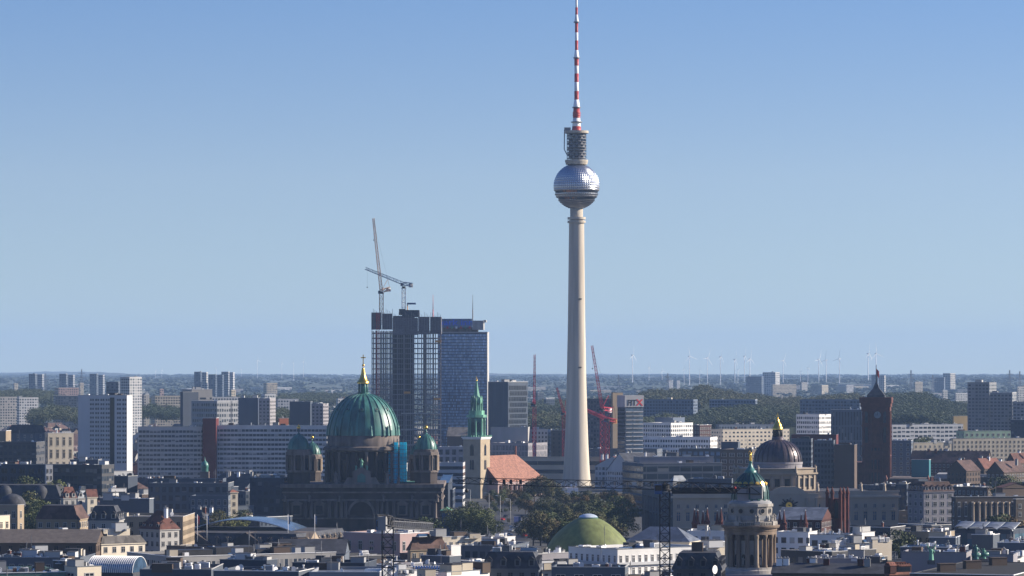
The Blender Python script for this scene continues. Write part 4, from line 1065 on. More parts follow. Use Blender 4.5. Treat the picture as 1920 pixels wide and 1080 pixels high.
for k in range(8):
    a = 2 * math.pi * (k + .25) / 8
    MB().obox((0, 0), a, 5 / S, 5 / S, zz(984), zz(976)).build('pedestal', sw, root, (46.5 / S * math.cos(a), 46.5 / S * math.sin(a), 0))
    for s_ in (-.45, .45): figure(root, (46.5 / S * math.cos(a) - s_ * math.sin(a), 46.5 / S * math.sin(a) + s_ * math.cos(a), zz(976)), 2.0, sw)
oc = [(41 / S * math.cos(2 * math.pi * (k + .5) / 12), 41 / S * math.sin(2 * math.pi * (k + .5) / 12)) for k in range(12)]
up = MB().prism(oc, zz(984), zz(945)).build('upper_drum', sw, root)
for y0, y1, k in ((949, 944, 1.06), (974, 965.5, 1.012)): MB().prism([(a * k, b * k) for a, b in oc], zz(y0), zz(y1)).build('drum_band', sw if y0 < 960 else grey_conc, up)
for k in range(12):
    a = 2 * math.pi * k / 12
    if math.sin(a) > .3: continue
    c_ = Vector((39.8 / S * math.cos(a), 39.8 / S * math.sin(a), zz(957))); n_ = Vector((math.cos(a), math.sin(a), 0))
    MB().tube(c_ - n_ * .3, c_ + n_ * .16, 5.4 / S, 20, 0).tube(c_ + n_ * .1, c_ + n_ * .2, 4.3 / S, 20, 1).build('round_window', [sw, glass], up)
MB().lathe([(r_ / S, zz(y)) for r_, y in ((40, 944.5), (40, 941), (36, 939), (35, 936), (33, 936))], 48, smooth=False).build('dome_base', grey_conc, root)
pf = [(r_ / S, zz(y)) for r_, y in ((34.5, 938), (34.5, 930), (33.8, 921), (31.8, 912), (28.2, 904), (22.5, 896.5), (17, 890.5), (12, 887), (10, 886))]
cu2 = mat('dark_green_copper', (.016, .066, .06), .42, 0, var=.5, scale=.5, streak=.2, spec=.5)
dm = ribdome('dome', pf, 64, cu2, root, 16, .75, .22, cu2, rot=math.pi / 16)
for k in range(16):
    a = 2 * math.pi * k / 16 + math.pi / 16 + math.pi / 16
    r0 = 29.4 / S
    c_ = Vector((r0 * math.cos(a), r0 * math.sin(a), zz(906.5))); n_ = Vector((math.cos(a), math.sin(a), .42)).normalized()
    MB().tube(c_ - n_ * .3, c_ + n_ * .22, 4.0 / S, 18).tube(c_, c_ + n_ * .3, 2.2 / S, 12).build('medallion', gold, dm)
MB().lathe([(r_ / S, zz(y)) for r_, y in ((11.5, 887), (11.5, 883), (9, 881), (6.5, 878), (4.2, 874), (3, 870), (2.4, 866.5), (3.2, 866), (3.2, 864.5))], 24).build('finial', copper, root)
st = MB(); st.lathe([(.42, 0), (.5, .6), (.36, 1.4), (.46, 2.0), (.36, 2.35), (.12, 2.5)], 10); st.ball((0, 0, 2.75), .24, 10); st.tube((.4, 0, 2.2), (.85, -.1, 3.0), .13, 6); st.tube((-.4, 0, 2.2), (-.75, -.2, 2.6), .13, 6); st.tube((-.75, -.2, 2.6), (-.3, -.3, 3.3), .1, 6)
o = st.build('gilded_figure', gold, root, (0, 0, zz(864.5))); o.scale = (.8, .8, .92)

# ------------------------------------------------------------------ low green dome with glass lens
D = 1350.0; S = F / D
def zz(y): return PZ(y, D)
root = loc_root("low_green_dome", "wide low yellow-green dome with a pale glass lens at its crown", "church dome", 1103, D, 0)
MB().lathe([(r_ / S, zz(y)) for r_, y in ((92, 1100), (88, 1060), (83.5, 1038), (77, 1024), (69, 1011), (60, 1000.5), (49.5, 991), (39, 982.5), (29, 976), (21, 972.5), (18, 971.6))], 72).build('dome', mat("moss_green_copper", (.135, .155, .05), .65, var=.3, scale=.5, streak=.08), root)
MB().lathe([(18.5 / S, zz(973)), (18.5 / S, zz(970)), (17 / S, zz(969.5))], 40, smooth=False).build('crown_ring', copper, root)
MB().lathe([(r_ / S, zz(y)) for r_, y in ((18.2, 969.6), (15, 966.6), (10, 964.4), (5, 963.3), (.5, 963))], 40).build('glass_lens', mat("milky_glass", (.55, .62, .68), .25), root)
# ------------------------------------------------------------------ buildings, from the far rows to the near roofs
RN = []
def N(label, xl, xm, xr, yt, D, th=24, wall='grey', name="office_building", cat="building", **k):
    r = bld(name, label, cat, xl, xm, xr, yt, D, th, wall=wall, **k); RN.append(r); return r
FAR = dict(name="apartment_tower", cat="tower block", n=1)
# horizon towers; twin halves paint a shaded and a sunlit side in wall colours
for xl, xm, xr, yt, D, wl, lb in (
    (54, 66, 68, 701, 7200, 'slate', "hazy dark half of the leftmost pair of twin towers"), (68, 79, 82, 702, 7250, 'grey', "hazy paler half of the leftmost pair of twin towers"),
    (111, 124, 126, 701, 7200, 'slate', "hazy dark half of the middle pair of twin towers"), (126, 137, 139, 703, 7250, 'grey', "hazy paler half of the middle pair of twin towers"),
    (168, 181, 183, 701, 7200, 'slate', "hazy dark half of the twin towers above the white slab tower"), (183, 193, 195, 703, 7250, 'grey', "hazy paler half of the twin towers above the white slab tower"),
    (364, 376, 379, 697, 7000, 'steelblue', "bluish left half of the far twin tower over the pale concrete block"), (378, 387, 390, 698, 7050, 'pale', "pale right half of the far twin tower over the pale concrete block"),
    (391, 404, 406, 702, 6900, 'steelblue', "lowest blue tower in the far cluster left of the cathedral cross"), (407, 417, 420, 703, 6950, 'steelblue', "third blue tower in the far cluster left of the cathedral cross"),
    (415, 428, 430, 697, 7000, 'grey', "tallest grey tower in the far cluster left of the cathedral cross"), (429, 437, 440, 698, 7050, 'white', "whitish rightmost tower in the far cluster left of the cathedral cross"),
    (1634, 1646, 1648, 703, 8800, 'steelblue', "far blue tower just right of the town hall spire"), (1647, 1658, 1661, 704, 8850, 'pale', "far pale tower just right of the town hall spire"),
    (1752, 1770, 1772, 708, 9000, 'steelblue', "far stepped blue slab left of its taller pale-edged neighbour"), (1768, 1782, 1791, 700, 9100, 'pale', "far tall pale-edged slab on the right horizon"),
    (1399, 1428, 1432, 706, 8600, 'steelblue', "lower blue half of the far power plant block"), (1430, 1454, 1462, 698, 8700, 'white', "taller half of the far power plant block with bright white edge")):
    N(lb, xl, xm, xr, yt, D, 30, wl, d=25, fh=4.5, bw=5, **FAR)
N("tall tower with white balconied front left of the slab with red core", 225, 243, 266, 707, 3700, 42, 'white', fh=2.9, bw=3.4, name="apartment_tower", cat="tower block", n=3)
N("dark low tower half hidden left of the white balconied tower", 199, 222, 228, 716, 4000, 24, 'slate', d=20, **FAR)
for xl, xm, xr, yt, D, th, wl, lb in (
    (102, 110, 148, 727, 5000, 62, 'pink', "pinkish prefab slab above the ribbed dark block"), (100, 104, 150, 742, 4300, 75, 'slate', "dark ribbed slab left of the white tower"),
    (-8, 0, 36, 744, 4200, 60, 'pale', "pale prefab block at the left edge of the picture"), (32, 36, 72, 745, 4150, 60, 'white', "whiter prefab block second from the left edge"),
    (24, 27, 34, 719, 7500, 60, 'cream', "tiny cream block far out at the left"), (147, 150, 157, 718, 7300, 60, 'cream', "tiny cream block left of the white tower top"),
    (265, 270, 280, 740, 4200, 60, 'pale', "blank pale block beside the white balconied tower"), (283, 291, 341, 742, 4300, 68, 'cream', "far cream slab left of the dark blue glass tower"),
    (299, 300, 307, 729, 5600, 60, 'pink', "small pink cube among the far trees on the left"), (395, 398, 450, 744, 3900, 68, 'white', "far white slab behind the concrete blocks"),
    (430, 434, 442, 731, 5000, 50, 'cream', "small cream house right of the pale concrete block"), (494, 500, 520, 718, 6500, 60, 'cream', "far cream twin block below the ridge"),
    (489, 497, 517, 739, 4200, 60, 'white', "white stepped roofs behind the punched grey tower"), (518, 521, 560, 748, 3900, 70, 'white', "white slab with square windows above the orange block"),
    (630, 634, 648, 747, 4000, 60, 'white', "white block left of the big green dome"), (560, 600, 604, 755, 3700, 20, 'steelblue', "low bluish block behind the green dome"),
    (1836, 1838, 1860, 738, 5200, 60, 'white', "white flat depot behind the right-hand tower blocks"), (1714, 1716, 1730, 716, 8000, 60, 'cream', "cream block on the right horizon between pylon and slab"),
    (1766, 1768, 1777, 732, 5600, 60, 'white', "small white cube among the trees on the right"), (1790, 1792, 1818, 737, 5400, 60, 'white', "long white low roof left of the grey tower blocks"),
    (1446, 1449, 1493, 721, 8200, 62, 'cream', "bright cream low block at the foot of the far power plant"), (1520, 1541, 1553, 722, 8300, 40, 'cream', "pale low block on the plain below the turbines"),
    (1585, 1587, 1600, 722, 8400, 60, 'white', "small white shed left of the town hall spire"), (1252, 1254, 1262, 713, 8800, 60, 'white', "pale far block above the wooded hill, left one"),
    (1267, 1269, 1275, 714, 8900, 60, 'white', "pale far block above the wooded hill, right one"), (1500, 1503, 1514, 717, 9200, 50, 'pale', "pale block right of the white power plant edge"),
    (1005, 1008, 1020, 736, 5200, 60, 'steelblue', "blue banded block right of the slim red crane"), (1020, 1024, 1040, 748, 4400, 60, 'steelblue', "low blue block below the kinked red crane"),
    (1203, 1300, 1308, 749, 3700, 6, 'blue', "long blue slab in front of the wooded hill"), (1330, 1416, 1420, 749, 3900, 6, 'blue', "low blue roof among the trees of the wooded hill"),
    (1500, 1612, 1618, 749, 3500, 6, 'blue', "long blue glazed slab left of the clock tower"), (1906, 1908, 1930, 725, 5000, 60, 'white', "white block peeping out at the right edge")):
    N(lb, xl, xm, xr, yt, D, th, wl, d=14 if th < 30 else None, fh=3.2, bw=3.2, name="apartment_block", cat="apartments", n=2)
# left middle ground
root, w_, d_, h_ = N("white slab tower with paired windows, dark glass stair strip and sunlit end wall", 146, 238, 248.5, 741, 2250, 15, 'white', win=None, n=8, name="slab_tower", cat="tower block", par=1.2)
s_ = F / 2250
for k in range(15):
    z = h_ - 3.6 - k * 2.8
    for px in (164, 174.5, 185, 195.5, 218, 229):
        for o in (-.75, .75): put('window', unit('win', [glass, wallm('white')]), root, (-(238 - px - 4) / s_ + o, 0, z), 0, (1.15, 1, 1.35))
MB().box(-(238 - 204) / s_, -(238 - 213) / s_, -.12, .1, 0, h_ - 1.5).build('glass_strip', glass, root)
N("long grey slab of banded flats left of the dark red stair tower", 258, 378.5, 381, 800, 2330, 4, 'white', fh=3.05, wh=.52, bw=2.4, gap=.13, light=.12, d=14, n=8, name="apartment_slab", cat="apartments", top=.6)
N("long grey slab of banded flats right of the dark red stair tower", 407, 613, 616, 798, 2330, 4, 'white', fh=3.05, wh=.52, bw=2.4, gap=.13, light=.12, d=14, n=9, name="apartment_slab", cat="apartments", top=.6)
N("windowless dark red stair tower between the two banded slabs", 380, 405, 407, 784, 2326, 5, brick_dark, win=None, d=16, name="stair_tower", cat="tower", n=2)
N("pale concrete block with dark glass flank above the red stair tower", 341, 359.5, 398, 730, 3050, 66, 'pale', fh=16, wh=.1, bw=9, n=6)
N("grey office with stepped sunlit balconies right of the pale concrete block", 359, 407, 446, 752, 2850, 42, 'grey', n=6, fh=4.2)
N("blank blue-grey tower left of the punched grey tower", 447, 484, 487, 746, 2920, 8, 'steelblue', win=None, d=16, n=4, name="apartment_tower", cat="tower block")
N("grey tower with three columns of punched windows", 485, 506, 517, 747, 2900, 14, 'lilac', win='punch', bw=2.9, fh=2.9, ww=1.7, d=16, n=5, name="apartment_tower", cat="tower block")
N("blank blue-grey tower above the orange block", 543, 582, 586, 753, 2960, 8, 'steelblue', win=None, d=16, n=4, name="apartment_tower", cat="tower block")
N("grey punched tower close to the left of the green dome", 584, 606, 616, 757, 2940, 14, 'lilac', win='punch', bw=2.9, fh=2.9, ww=1.7, d=16, n=4, name="apartment_tower", cat="tower block")
N("small bright orange block behind the banded slab", 521, 524, 541, 784, 2700, 68, 'orange', win=None, name="corner_house", cat="house", n=2)
N("dark blue glass tower left of the pale concrete block", 338, 343, 352, 735, 3020, 50, 'navy', d=16, name="glass_tower", cat="tower block", win=None)
N("cream classical building with tall pilasters left of the white slab tower", 84, 90, 138, 812, 2150, 62, 'cream', win='punch', bw=3.2, fh=7.5, wh=.7, ww=1.5, name="classical_hall", cat="building", n=3)
N("big dark grey roofed hall left of the cream classical building", 14, 66, 86, 812, 2250, 40, 'slate', roof='mansard', rm='slate', win='punch', bw=6, name="hall", cat="building")
N("tan cube with flat roof at the left edge above the dark offices", -14, 11, 14, 808, 2120, 10, 'tan', win=None, d=18, name="store_building", n=2)
N("low dark depot with a white roof edge below the grey roofed hall", -10, 68, 84, 829, 1980, 12, 'dark', d=22, n=4, name="depot")
N("dark blue office with a bright white end wall at the left edge", -34, 84.5, 99, 871, 1720, 22, 'navy', win='punch', bw=4.4, ww=3.2, fh=3.9, n=10, wh=.6)
N("white end wall with six windows joined to the dark blue office", 84, 86, 99.5, 870.5, 1716, 66, 'white', win='punch', bw=1.5, ww=.8, fh=3.4, d=9, w=1.6, name="end_pavilion", top=.2)
N("dark office with stacked balconies and sunlit steps on its right", 99, 191, 214, 872, 1690, 26, 'dark', fh=3.6, wh=.6, n=8, bw=2.2, gap=.14)
N("flat dark roof storey above the balconied dark office", 131, 184, 190, 862, 1730, 12, 'slate', win=None, d=12, name="roof_storey", n=2)
N("white stepped terraces behind the balconied dark office", 196, 204, 222, 884, 1760, 50, 'white', fh=2.8, d=14, name="terrace_house", cat="house")
N("dark blue cube right of the balconied dark office", 205, 240, 258, 893, 1740, 24, 'navy', win=None, n=4, name="hall")
N("curved grey office with sunlit top band left of the glass office", 281, 428, 437, 906, 1700, 9, 'slate', fh=4.0, bw=3.2, n=8, d=24, wh=.62)
N("penthouse storey on top of the curved grey office", 278, 418, 422, 898, 1735, 6, 'steelblue', win=None, d=14, name="roof_storey", n=3)
N("narrow cream corner house with a pink turret roof", 427, 432, 446, 923, 1650, 60, 'cream', win='punch', bw=2.2, roof='hip', rm='salmon', name="corner_house", cat="house")
N("dark stone wing below the curved grey office", 356, 428, 434, 930, 1640, 12, 'slate', win='punch', bw=2.8, d=20, wh=.7)
N("dark blue glass office left of the cathedral front", 468, 532, 542, 896, 1780, 18, 'navy', fh=4.2, bw=3, n=7, d=24)
N("pale low roof hut on the dark blue glass office", 486, 508, 534, 891, 1800, 40, 'pale', win=None, name="roof_storey", n=2)
# centre
N("dark slate office cube with pale gridded right half", 915, 952.5, 989.5, 716, 2780, 43, 'slate', win=None, n=8, par=.6)
r_ = RN[-1]
MB().box(-r_[1] + .2, -.2, -.1, -.05, 4, r_[3] - 1.2).build('finned_cladding', mat("fins", (.05, .07, .095), .5, var=.2, scale=1.2, streak=.02), r_[0])
MB().box(.02, .1, .2, r_[2] - .2, 4, r_[3] - 1).build('pale_cladding', wallm('steelblue'), r_[0])
for i in range(9):
    for k in range(11):
        put('window', unit('win', [glass, wallm('steelblue')]), r_[0], (.1, 1.2 + (r_[2] - 2.4) * (k + .5) / 11 + (.5 if i % 2 else -.5), r_[3] - 6.2 - i * 4.4), R(90), (1.35, 1, 3.3))
N("grey department store with tall windows left of the pale church tower", 822, 880, 884, 838, 2690, 4, 'lilac', fh=5.6, bw=5, gap=.4, wh=.7, n=6, d=30, name="store_building")
N("grey gabled market roof behind the pale church tower", 838, 878, 884, 818, 2740, 8, 'brown', roof='gable', rm='gravel', win=None, d=22, name="market_hall", cat="hall")
N("long pale roof slab below the slate office cube", 920, 990, 994, 801, 2770, 4, 'pale', win=None, d=20, n=4, name="store_building")
N("grey ribbed hall right of the pale church tower", 914, 990, 1027, 831, 2720, 30, 'lilac', fh=5, wh=.75, bw=1.2, gap=.5, n=12, d=40, name="store_building")
N("white building with small square windows behind the red crane foot", 989, 1027, 1034, 805, 2790, 10, 'white', win='punch', bw=2.4, fh=3.2, ww=1.2, n=5, d=18)
N("dark windowed block left of the concrete shaft foot", 1033, 1064, 1070, 807, 2780, 10, 'dark', win='punch', bw=4, n=5, d=18)
N("long station hall with pale and dark bands behind the concrete shaft", 880, 1212, 1218, 858, 2600, 3, 'cream', fh=6.2, wh=.45, bw=60, gap=.002, light=0, d=22, n=5, name="station_hall", cat="station", top=.2)
N("white and dark striped building right of the cathedral", 812, 868, 872, 868, 2130, 6, 'white', fh=3.9, wh=.5, bw=30, gap=.005, light=0, d=24, n=4)
N("dark glass block behind the right cathedral tower", 828, 849, 853, 918, 1850, 14, 'navy', fh=3.8, d=26, name="glass_block")
# office with roof sign
root, w_, d_, h_ = N("office tower with a white roof sign box and glittering sills", 1158, 1172, 1206, 747, 2650, 68, 'slate', win=None, n=0, name="sign_tower", cat="office tower")
MB().box(-w_ - .2, .5, -.4, d_ + .3, h_ - 6.4, h_ + 2.3, 0, True).build('sign_box', wallm('white'), root)
text("FIT", 6.0, dark_steel, root, (.62, d_ * .36, h_ - 5.2), rz=90, sx=.92)
text("X", 6.6, mat("sign_red", (.55, .035, .03), .5), root, (.62, d_ * .78, h_ - 5.3), rz=90, sx=1.1)
for k in range(11):
    z = h_ - 9.5 - k * 3.05
    MB().face([(.05, .4, z), (.05, d_ - .4, z), (.05, d_ - .4, z + 2.0), (.05, .4, z + 2.0)]).build('window_band', blue_glass, root)
    sl = MB().box(0, .9, .4, d_ - .4, z - .75, z - .15, 0, True).box(0, 1.3, d_ * .42, d_ * .47, z - .8, z - .1).build('sill', wallm('white'), root)
    MB().face([(-w_, -.05, z), (-.4, -.05, z), (-.4, -.05, z + 2.0), (-w_, -.05, z + 2.0)]).build('window_band', glass, root)
N("grey office slab behind the red cranes", 1096, 1153, 1160, 748, 2790, 5, 'slate', fh=3.2, bw=2.4, d=16, n=4, light=.3)
N("tan blank stair head left of the white roof sign", 1146, 1149, 1166, 736, 2740, 62, 'tan', win=None, d=9, name="stair_block")
N("white and grey office right of the roof sign tower", 1200, 1258, 1299, 793, 2880, 42, 'snow', fh=3.4, bw=2.4, n=8)
N("glass roof storey on the white and grey office", 1228, 1262, 1284, 783, 2930, 40, 'blue', win=None, n=4, name="roof_storey")
N("small red brick house row right of the white and grey office", 1296, 1312, 1334, 797, 3000, 40, 'brick', win='punch', name="house_row", cat="houses", n=4)
N("long cream flats with rows of windows behind the brown dome", 1333, 1355, 1480, 805, 2780, 62, 'ivory', fh=3.05, wh=.42, bw=3.6, gap=.45, n=8, name="apartment_slab", cat="apartments")
N("blue and white slab behind the long cream flats", 1342, 1348, 1464, 796, 2960, 66, 'blue', fh=3.2, n=9, name="apartment_slab", cat="apartments")
N("wide pale grey office below the long cream flats", 1150, 1332, 1345, 820, 2730, 9, 'snow', fh=3.9, wh=.5, bw=2, n=12, d=24)
N("dark block with a row of glass bays left of the gilded figure", 1273, 1350, 1355, 841, 2520, 6, 'dark', fh=5, bw=4, glassc=(.12, .17, .24), d=22, n=5)
N("dark low wing right of the concrete shaft foot", 1100, 1232, 1242, 842, 2680, 5, 'slate', win='punch', bw=4.5, d=20, n=8)
N("brown grey gridded block left of the gilded figure", 1350, 1410, 1436, 843, 2050, 18, 'stone', win='punch', bw=4.2, ww=2.6, fh=3.7, n=6, glassc=(.03, .05, .07))
N("grey plant storey on the brown grey gridded block", 1352, 1384, 1388, 829, 2085, 8, 'slate', win=None, d=14, name="roof_storey")
N("wide glass office with white floor edges below the pale grey office", 1167, 1206, 1354, 869, 1990, 74, 'slate', fh=4.1, wh=.7, bw=6.6, gap=.06, light=.05, n=6, glassc=(.02, .03, .045))
N("pale plant storey on the wide glass office", 1188, 1200, 1338, 857, 2020, 78, 'lilac', win=None, n=6, name="roof_storey", d=None)
N("pale tent-like peaked roof left of the palace front", 1256, 1262, 1288, 905, 1730, 60, 'pale', win=None, roof='hip', rm='zinc', rh=3.4, name="tent", cat="tent")
N("glazed roof pavilion behind the palace parapet", 1290, 1372, 1380, 898, 1720, 6, 'slate', fh=4, bw=3, d=18, n=4, name="roof_pavilion")
N("white and grey office left of the grey finned office", 1493, 1536, 1561, 777, 2720, 38, 'snow', fh=3.5, bw=1.7, n=6)
N("grey finned office left of the clock tower", 1558, 1616, 1622, 768, 2640, 5, 'steelblue', fh=11, wh=.9, bw=2.2, gap=.55, light=.05, d=22, n=6)
N("dark red roof storey behind the slate blocks", 1484, 1568, 1572, 815, 2300, 5, brick_dark, win=None, d=18, n=3, name="roof_storey")
N("slate grey slab with dark joint right of the brown dome", 1484, 1521, 1524, 823, 2150, 8, 'slate', fh=3.2, bw=2, gap=.3, d=18, n=5, light=.02)
N("slate grey cube between the brown dome and the brown wall", 1526, 1563, 1566, 826, 2120, 8, 'slate', fh=3.2, bw=2, gap=.3, d=18, n=5, light=.02)
N("windowless brown cube left of the clock tower", 1564, 1602, 1607, 834, 2110, 16, 'brown', win=None, d=18, n=4, name="stage_tower")
# right middle ground
N("grey tower block with white end wall, tallest on the right", 1814, 1855, 1868, 717, 3000, 20, 'grey', fh=2.85, bw=3.1, wh=.5, n=4, light=.1, name="apartment_tower", cat="tower block", d=18)
N("lower grey tower block joined to the tallest one on the right", 1856, 1898, 1906, 736, 2980, 18, 'grey', fh=2.85, bw=3.1, wh=.5, n=4, light=.1, name="apartment_tower", cat="tower block", d=18)
N("grey tower block cut by the right edge of the picture", 1899, 1935, 1940, 753, 2960, 18, 'grey', fh=2.85, bw=3.1, n=3, light=.1, name="apartment_tower", cat="tower block", d=18)
N("blue glass stair hall at the right edge below the tower blocks", 1895, 1928, 1934, 787, 2700, 8, 'navy', d=16, name="glass_block", n=2)
N("long white balconied flats right of the clock tower", 1668, 1673, 1806, 796, 2860, 66, 'white', fh=3.3, wh=.5, bw=4, gap=.2, n=14, name="apartment_slab", cat="apartments")
N("mint green school block with square windows", 1793, 1808, 1897, 808, 2740, 70, 'mint', win='punch', bw=4.2, ww=1.7, fh=3.4, n=6, name="school", cat="school")
N("ochre pavilion with a white roof left of the grey tower blocks", 1785, 1788, 1816, 780, 3250, 66, 'ochre', win=None, name="pavilion", cat="pavilion")
N("cream flats with punched windows right of the blue-grey clock tower neighbour", 1709, 1713, 1784, 830, 2480, 64, 'cream', win='punch', bw=3.4, fh=3.1, n=5, name="apartment_slab", cat="apartments")
N("cream flats with punched windows reaching the right edge", 1782, 1787, 1930, 822, 2560, 68, 'cream', win='punch', bw=3.4, fh=3.1, n=7, name="apartment_slab", cat="apartments")
N("blue-grey tall house just right of the clock tower", 1671, 1708.5, 1712, 826, 2380, 9, 'steelblue', win='punch', bw=3.2, ww=1.5, fh=3.1, n=6, d=16, name="apartment_tower", cat="tower block")
N("long dark brown roof below the cream flats on the right", 1706, 1850, 1860, 868, 2300, 5, 'brown', roof='gable', rm='brown', rh=7.5, win='punch', d=18, name="old_house", cat="house", n=6)
for xl, xm, xr, yt, D, lb in ((1776, 1812, 1838, 876, 2200, "brown gable roof left of its neighbours near the right edge"), (1822, 1846, 1880, 872, 2240, "red gable roof in the middle of the old quarter at right"), (1850, 1882, 1925, 879, 2120, "largest brown roof of the old quarter at right"), (1885, 1905, 1940, 862, 2260, "red roof at the very right edge of the old quarter")):
    N(lb, xl, xm, xr, yt + 7, D, 40, 'brown', roof='gable', rm='red' if xl in (1822, 1885) else 'brown', rh=6.5, ridge='y', win='punch', name="old_house", cat="house", n=2)
N("teal painted hoarding wall beside the blue-grey tall house", 1709, 1742, 1745, 862, 2260, 6, 'teal', win=None, d=4, name="hoarding", cat="hoarding")
N("long gravel roofed building in front of the town hall wing", 1716, 1852, 1935, 914, 1900, 28, 'brown', rm='gravel', win='punch', n=16, d=45)
N("dark blue corner office behind the palace's right end", 1648, 1700, 1707, 908, 1790, 14, 'navy', fh=3.8, n=8, d=24)
N("lilac corner house with dark mansard right of the palace", 1702, 1732, 1788, 922, 1620, 66, 'lilac', win='punch', bw=3.4, ww=1.9, fh=3.5, roof='mansard', rm='brown', rh=4.5, name="corner_house", cat="house", roofwin=5, n=4)
N("dark colonnaded stone palace right of the lilac corner house", 1784, 1792, 1930, 932, 1560, 74, 'stone', win='punch', bw=3.0, ww=1.1, fh=8, wh=.75, n=8, rm='slate', name="stone_palace", cat="palace")
r_ = RN[-1]
for k in range(12): MB().lathe([(.8, r_[3] - 14), (.65, r_[3] - 13), (.55, r_[3] - 3.2), (.85, r_[3] - 2.4)], 10).build('column', stone_tan, r_[0], (.5, 8 + 2.8 * k, 0))
N("red tiled roof behind the colonnaded stone palace", 1868, 1880, 1935, 914, 1760, 62, 'brown', roof='gable', rm='red', win=None, name="old_house", cat="house")
N("tan stone block at the right edge below the colonnaded palace", 1900, 1905, 1935, 936, 1500, 66, 'stone', win='punch', bw=3, name="stone_palace", cat="palace")
r_ = N("glass station-like hall with scalloped pale roof at the right", 1786, 1900, 1945, 993, 1330, 8, 'navy', fh=6, wh=.8, bw=2.2, gap=.12, d=30, name="scalloped_hall", cat="hall", glassc=(.04, .08, .11))
for k in range(4):
    sc_ = MB(); n_ = 10; w4 = r_[1] / 4
    for i in range(n_):
        a0, a1 = math.pi * i / n_, math.pi * (i + 1) / n_
        x0, x1 = -r_[1] + w4 * (k + .5) - w4 / 2 * math.cos(a0), -r_[1] + w4 * (k + .5) - w4 / 2 * math.cos(a1)
        sc_.face([(x0, -1, r_[3] - .6 + 1.5 * math.sin(a0)), (x1, -1, r_[3] - .6 + 1.5 * math.sin(a1)), (x1, 9, r_[3] + 2.4), (x0, 9, r_[3] + 2.4)], 0, True)
    sc_.build('roof_scallop', zinc, r_[0])
# footprints of the landmarks (near corner, cos, sin, width, depth)
for px, D, w_, d_ in ((681, 1775, 80, 75), (901, 2275, 40, 80), (761, 2795, 70, 50), (870, 2870, 90, 40), (1640, 2240, 130, 60), (1081, 2535, 40, 40), (1407, 1025, 24, 30), (1103, 1325, 44, 50)):
    FOOT.append((PX(px, D) + w_ / 2, D, 1, 0, w_, d_))
FOOT.append((PX(1262, 1640), 1640, math.cos(R(84)), math.sin(R(84)), 100, 108))
# ------------------------------------------------------------------ the near roofs
N("tan stone house with a lit columned end wall at the left edge", -40, 33, 45, 947, 1420, 20, 'tan', win='punch', bw=3.2, ww=1.4, fh=5, n=0, rm='slate', name="corner_house", cat="house")
r_ = RN[-1]; MB().lathe([(5.2, 0), (5.2, 1.2), (4.8, 2.2), (3.6, 3.8), (1.6, 4.8), (.1, 5.1)], 24, rib=.05).build('roof_dome', slate, r_[0], (-6, 7, r_[3] - .8))
N("cream lit house with deep windows at the lower left edge", -44, -3, 18.5, 967, 1330, 30, 'ivory', win='punch', bw=3, ww=1.5, fh=4.5, rm='slate', name="corner_house", cat="house")
r_ = N("long dark mansard hall with two round dormers at left", -24, 113, 117, 936, 1665, 12, 'dark', win='punch', roof='mansard', rm='slate', rh=6.5, bw=3, d=24, name="mansard_hall", cat="building")
for px in (8, 75): MB().lathe([(3.4, -.2), (3.4, 2.6), (2.9, 4.2), (1.6, 5.6), (.1, 6.0)], 18, rib=.05).build('round_dormer', slate, r_[0], ((px - 113) * 1665 / F, 2.4, r_[3] + .5))
N("house with red hipped roof right of the dark mansard hall", 114, 119, 143, 934, 1610, 52, 'pale', win='punch', roof='hip', rm='red', rh=5, bw=2.6, name="old_house", cat="house", n=1, roofwin=1)
N("grey roofed house between the red hipped roof and cream gable", 141, 146, 168, 934, 1640, 50, 'pale', win='punch', roof='mansard', rm='zinc', rh=5.5, bw=2.6, name="old_house", cat="house", roofwin=1)
N("cream house with a small red roof beside the blank grey wall", 160, 164, 182, 932, 1600, 55, 'ivory', win='punch', roof='gable', rm='red', rh=3.5, bw=2.4, name="old_house", cat="house", ridge='y')
N("flat hall with a blank blue-grey wall and one sunlit end", 187, 280, 288, 935, 1450, 18, 'slate', win=None, n=14, rm='gravel', name="blank_hall", cat="hall")
N("white louvred roof house above the blank grey wall", 203, 209, 237, 916, 1640, 60, 'snow', fh=1.2, wh=.5, bw=30, gap=.001, n=3, name="roof_storey")
N("long flat gravel roof with a sunlit eave and tan gable end", 150, 343, 361, 969, 1385, 18, 'tan', rm='gravel', win='punch', bw=3.4, n=16, d=38, name="gravel_hall", cat="hall", glassc=(.02, .025, .03))
N("dark brown roof strip right of the trees at left", 68, 145, 165, 974, 1300, 30, 'tan', roof='mansard', rm='brown', rh=5, win='punch', name="mansard_house", cat="house", d=14)
N("slate mansard beside the dark brown roof strip", 166, 222, 232, 976, 1290, 22, 'pale', roof='mansard', rm='slate', rh=5.2, win='punch', name="mansard_house", cat="house", d=14, roofwin=3)
N("red tiled hip roof with a row of dormers behind the palace statues", 262, 300, 336, 993, 1345, 46, 'pale', roof='hip', rm='red', rh=7, win='punch', name="old_house", cat="house", roofwin=3, n=2)
N("blank cream wall with one wide window below the slate mansard", 56, 62, 201, 996, 1245, 56, 'ivory', win=None, n=8, d=38, name="cream_hall", cat="hall")
r_ = RN[-1]; MB().box(0, .12, r_[2] * .57, r_[2] * .76, r_[3] - 4.2, r_[3] - 1.6).build('wide_window', glass, r_[0])
N("long seamed brown roof at the lower left", -12, 180, 188, 1018, 1215, 10, 'brown', roof='gable', rm=mat("seamed_roof", (.12, .10, .085), .8, var=.3, scale=.6, streak=1), rh=4.2, win='punch', bw=3.5, d=22, name="long_roof_house", cat="house")
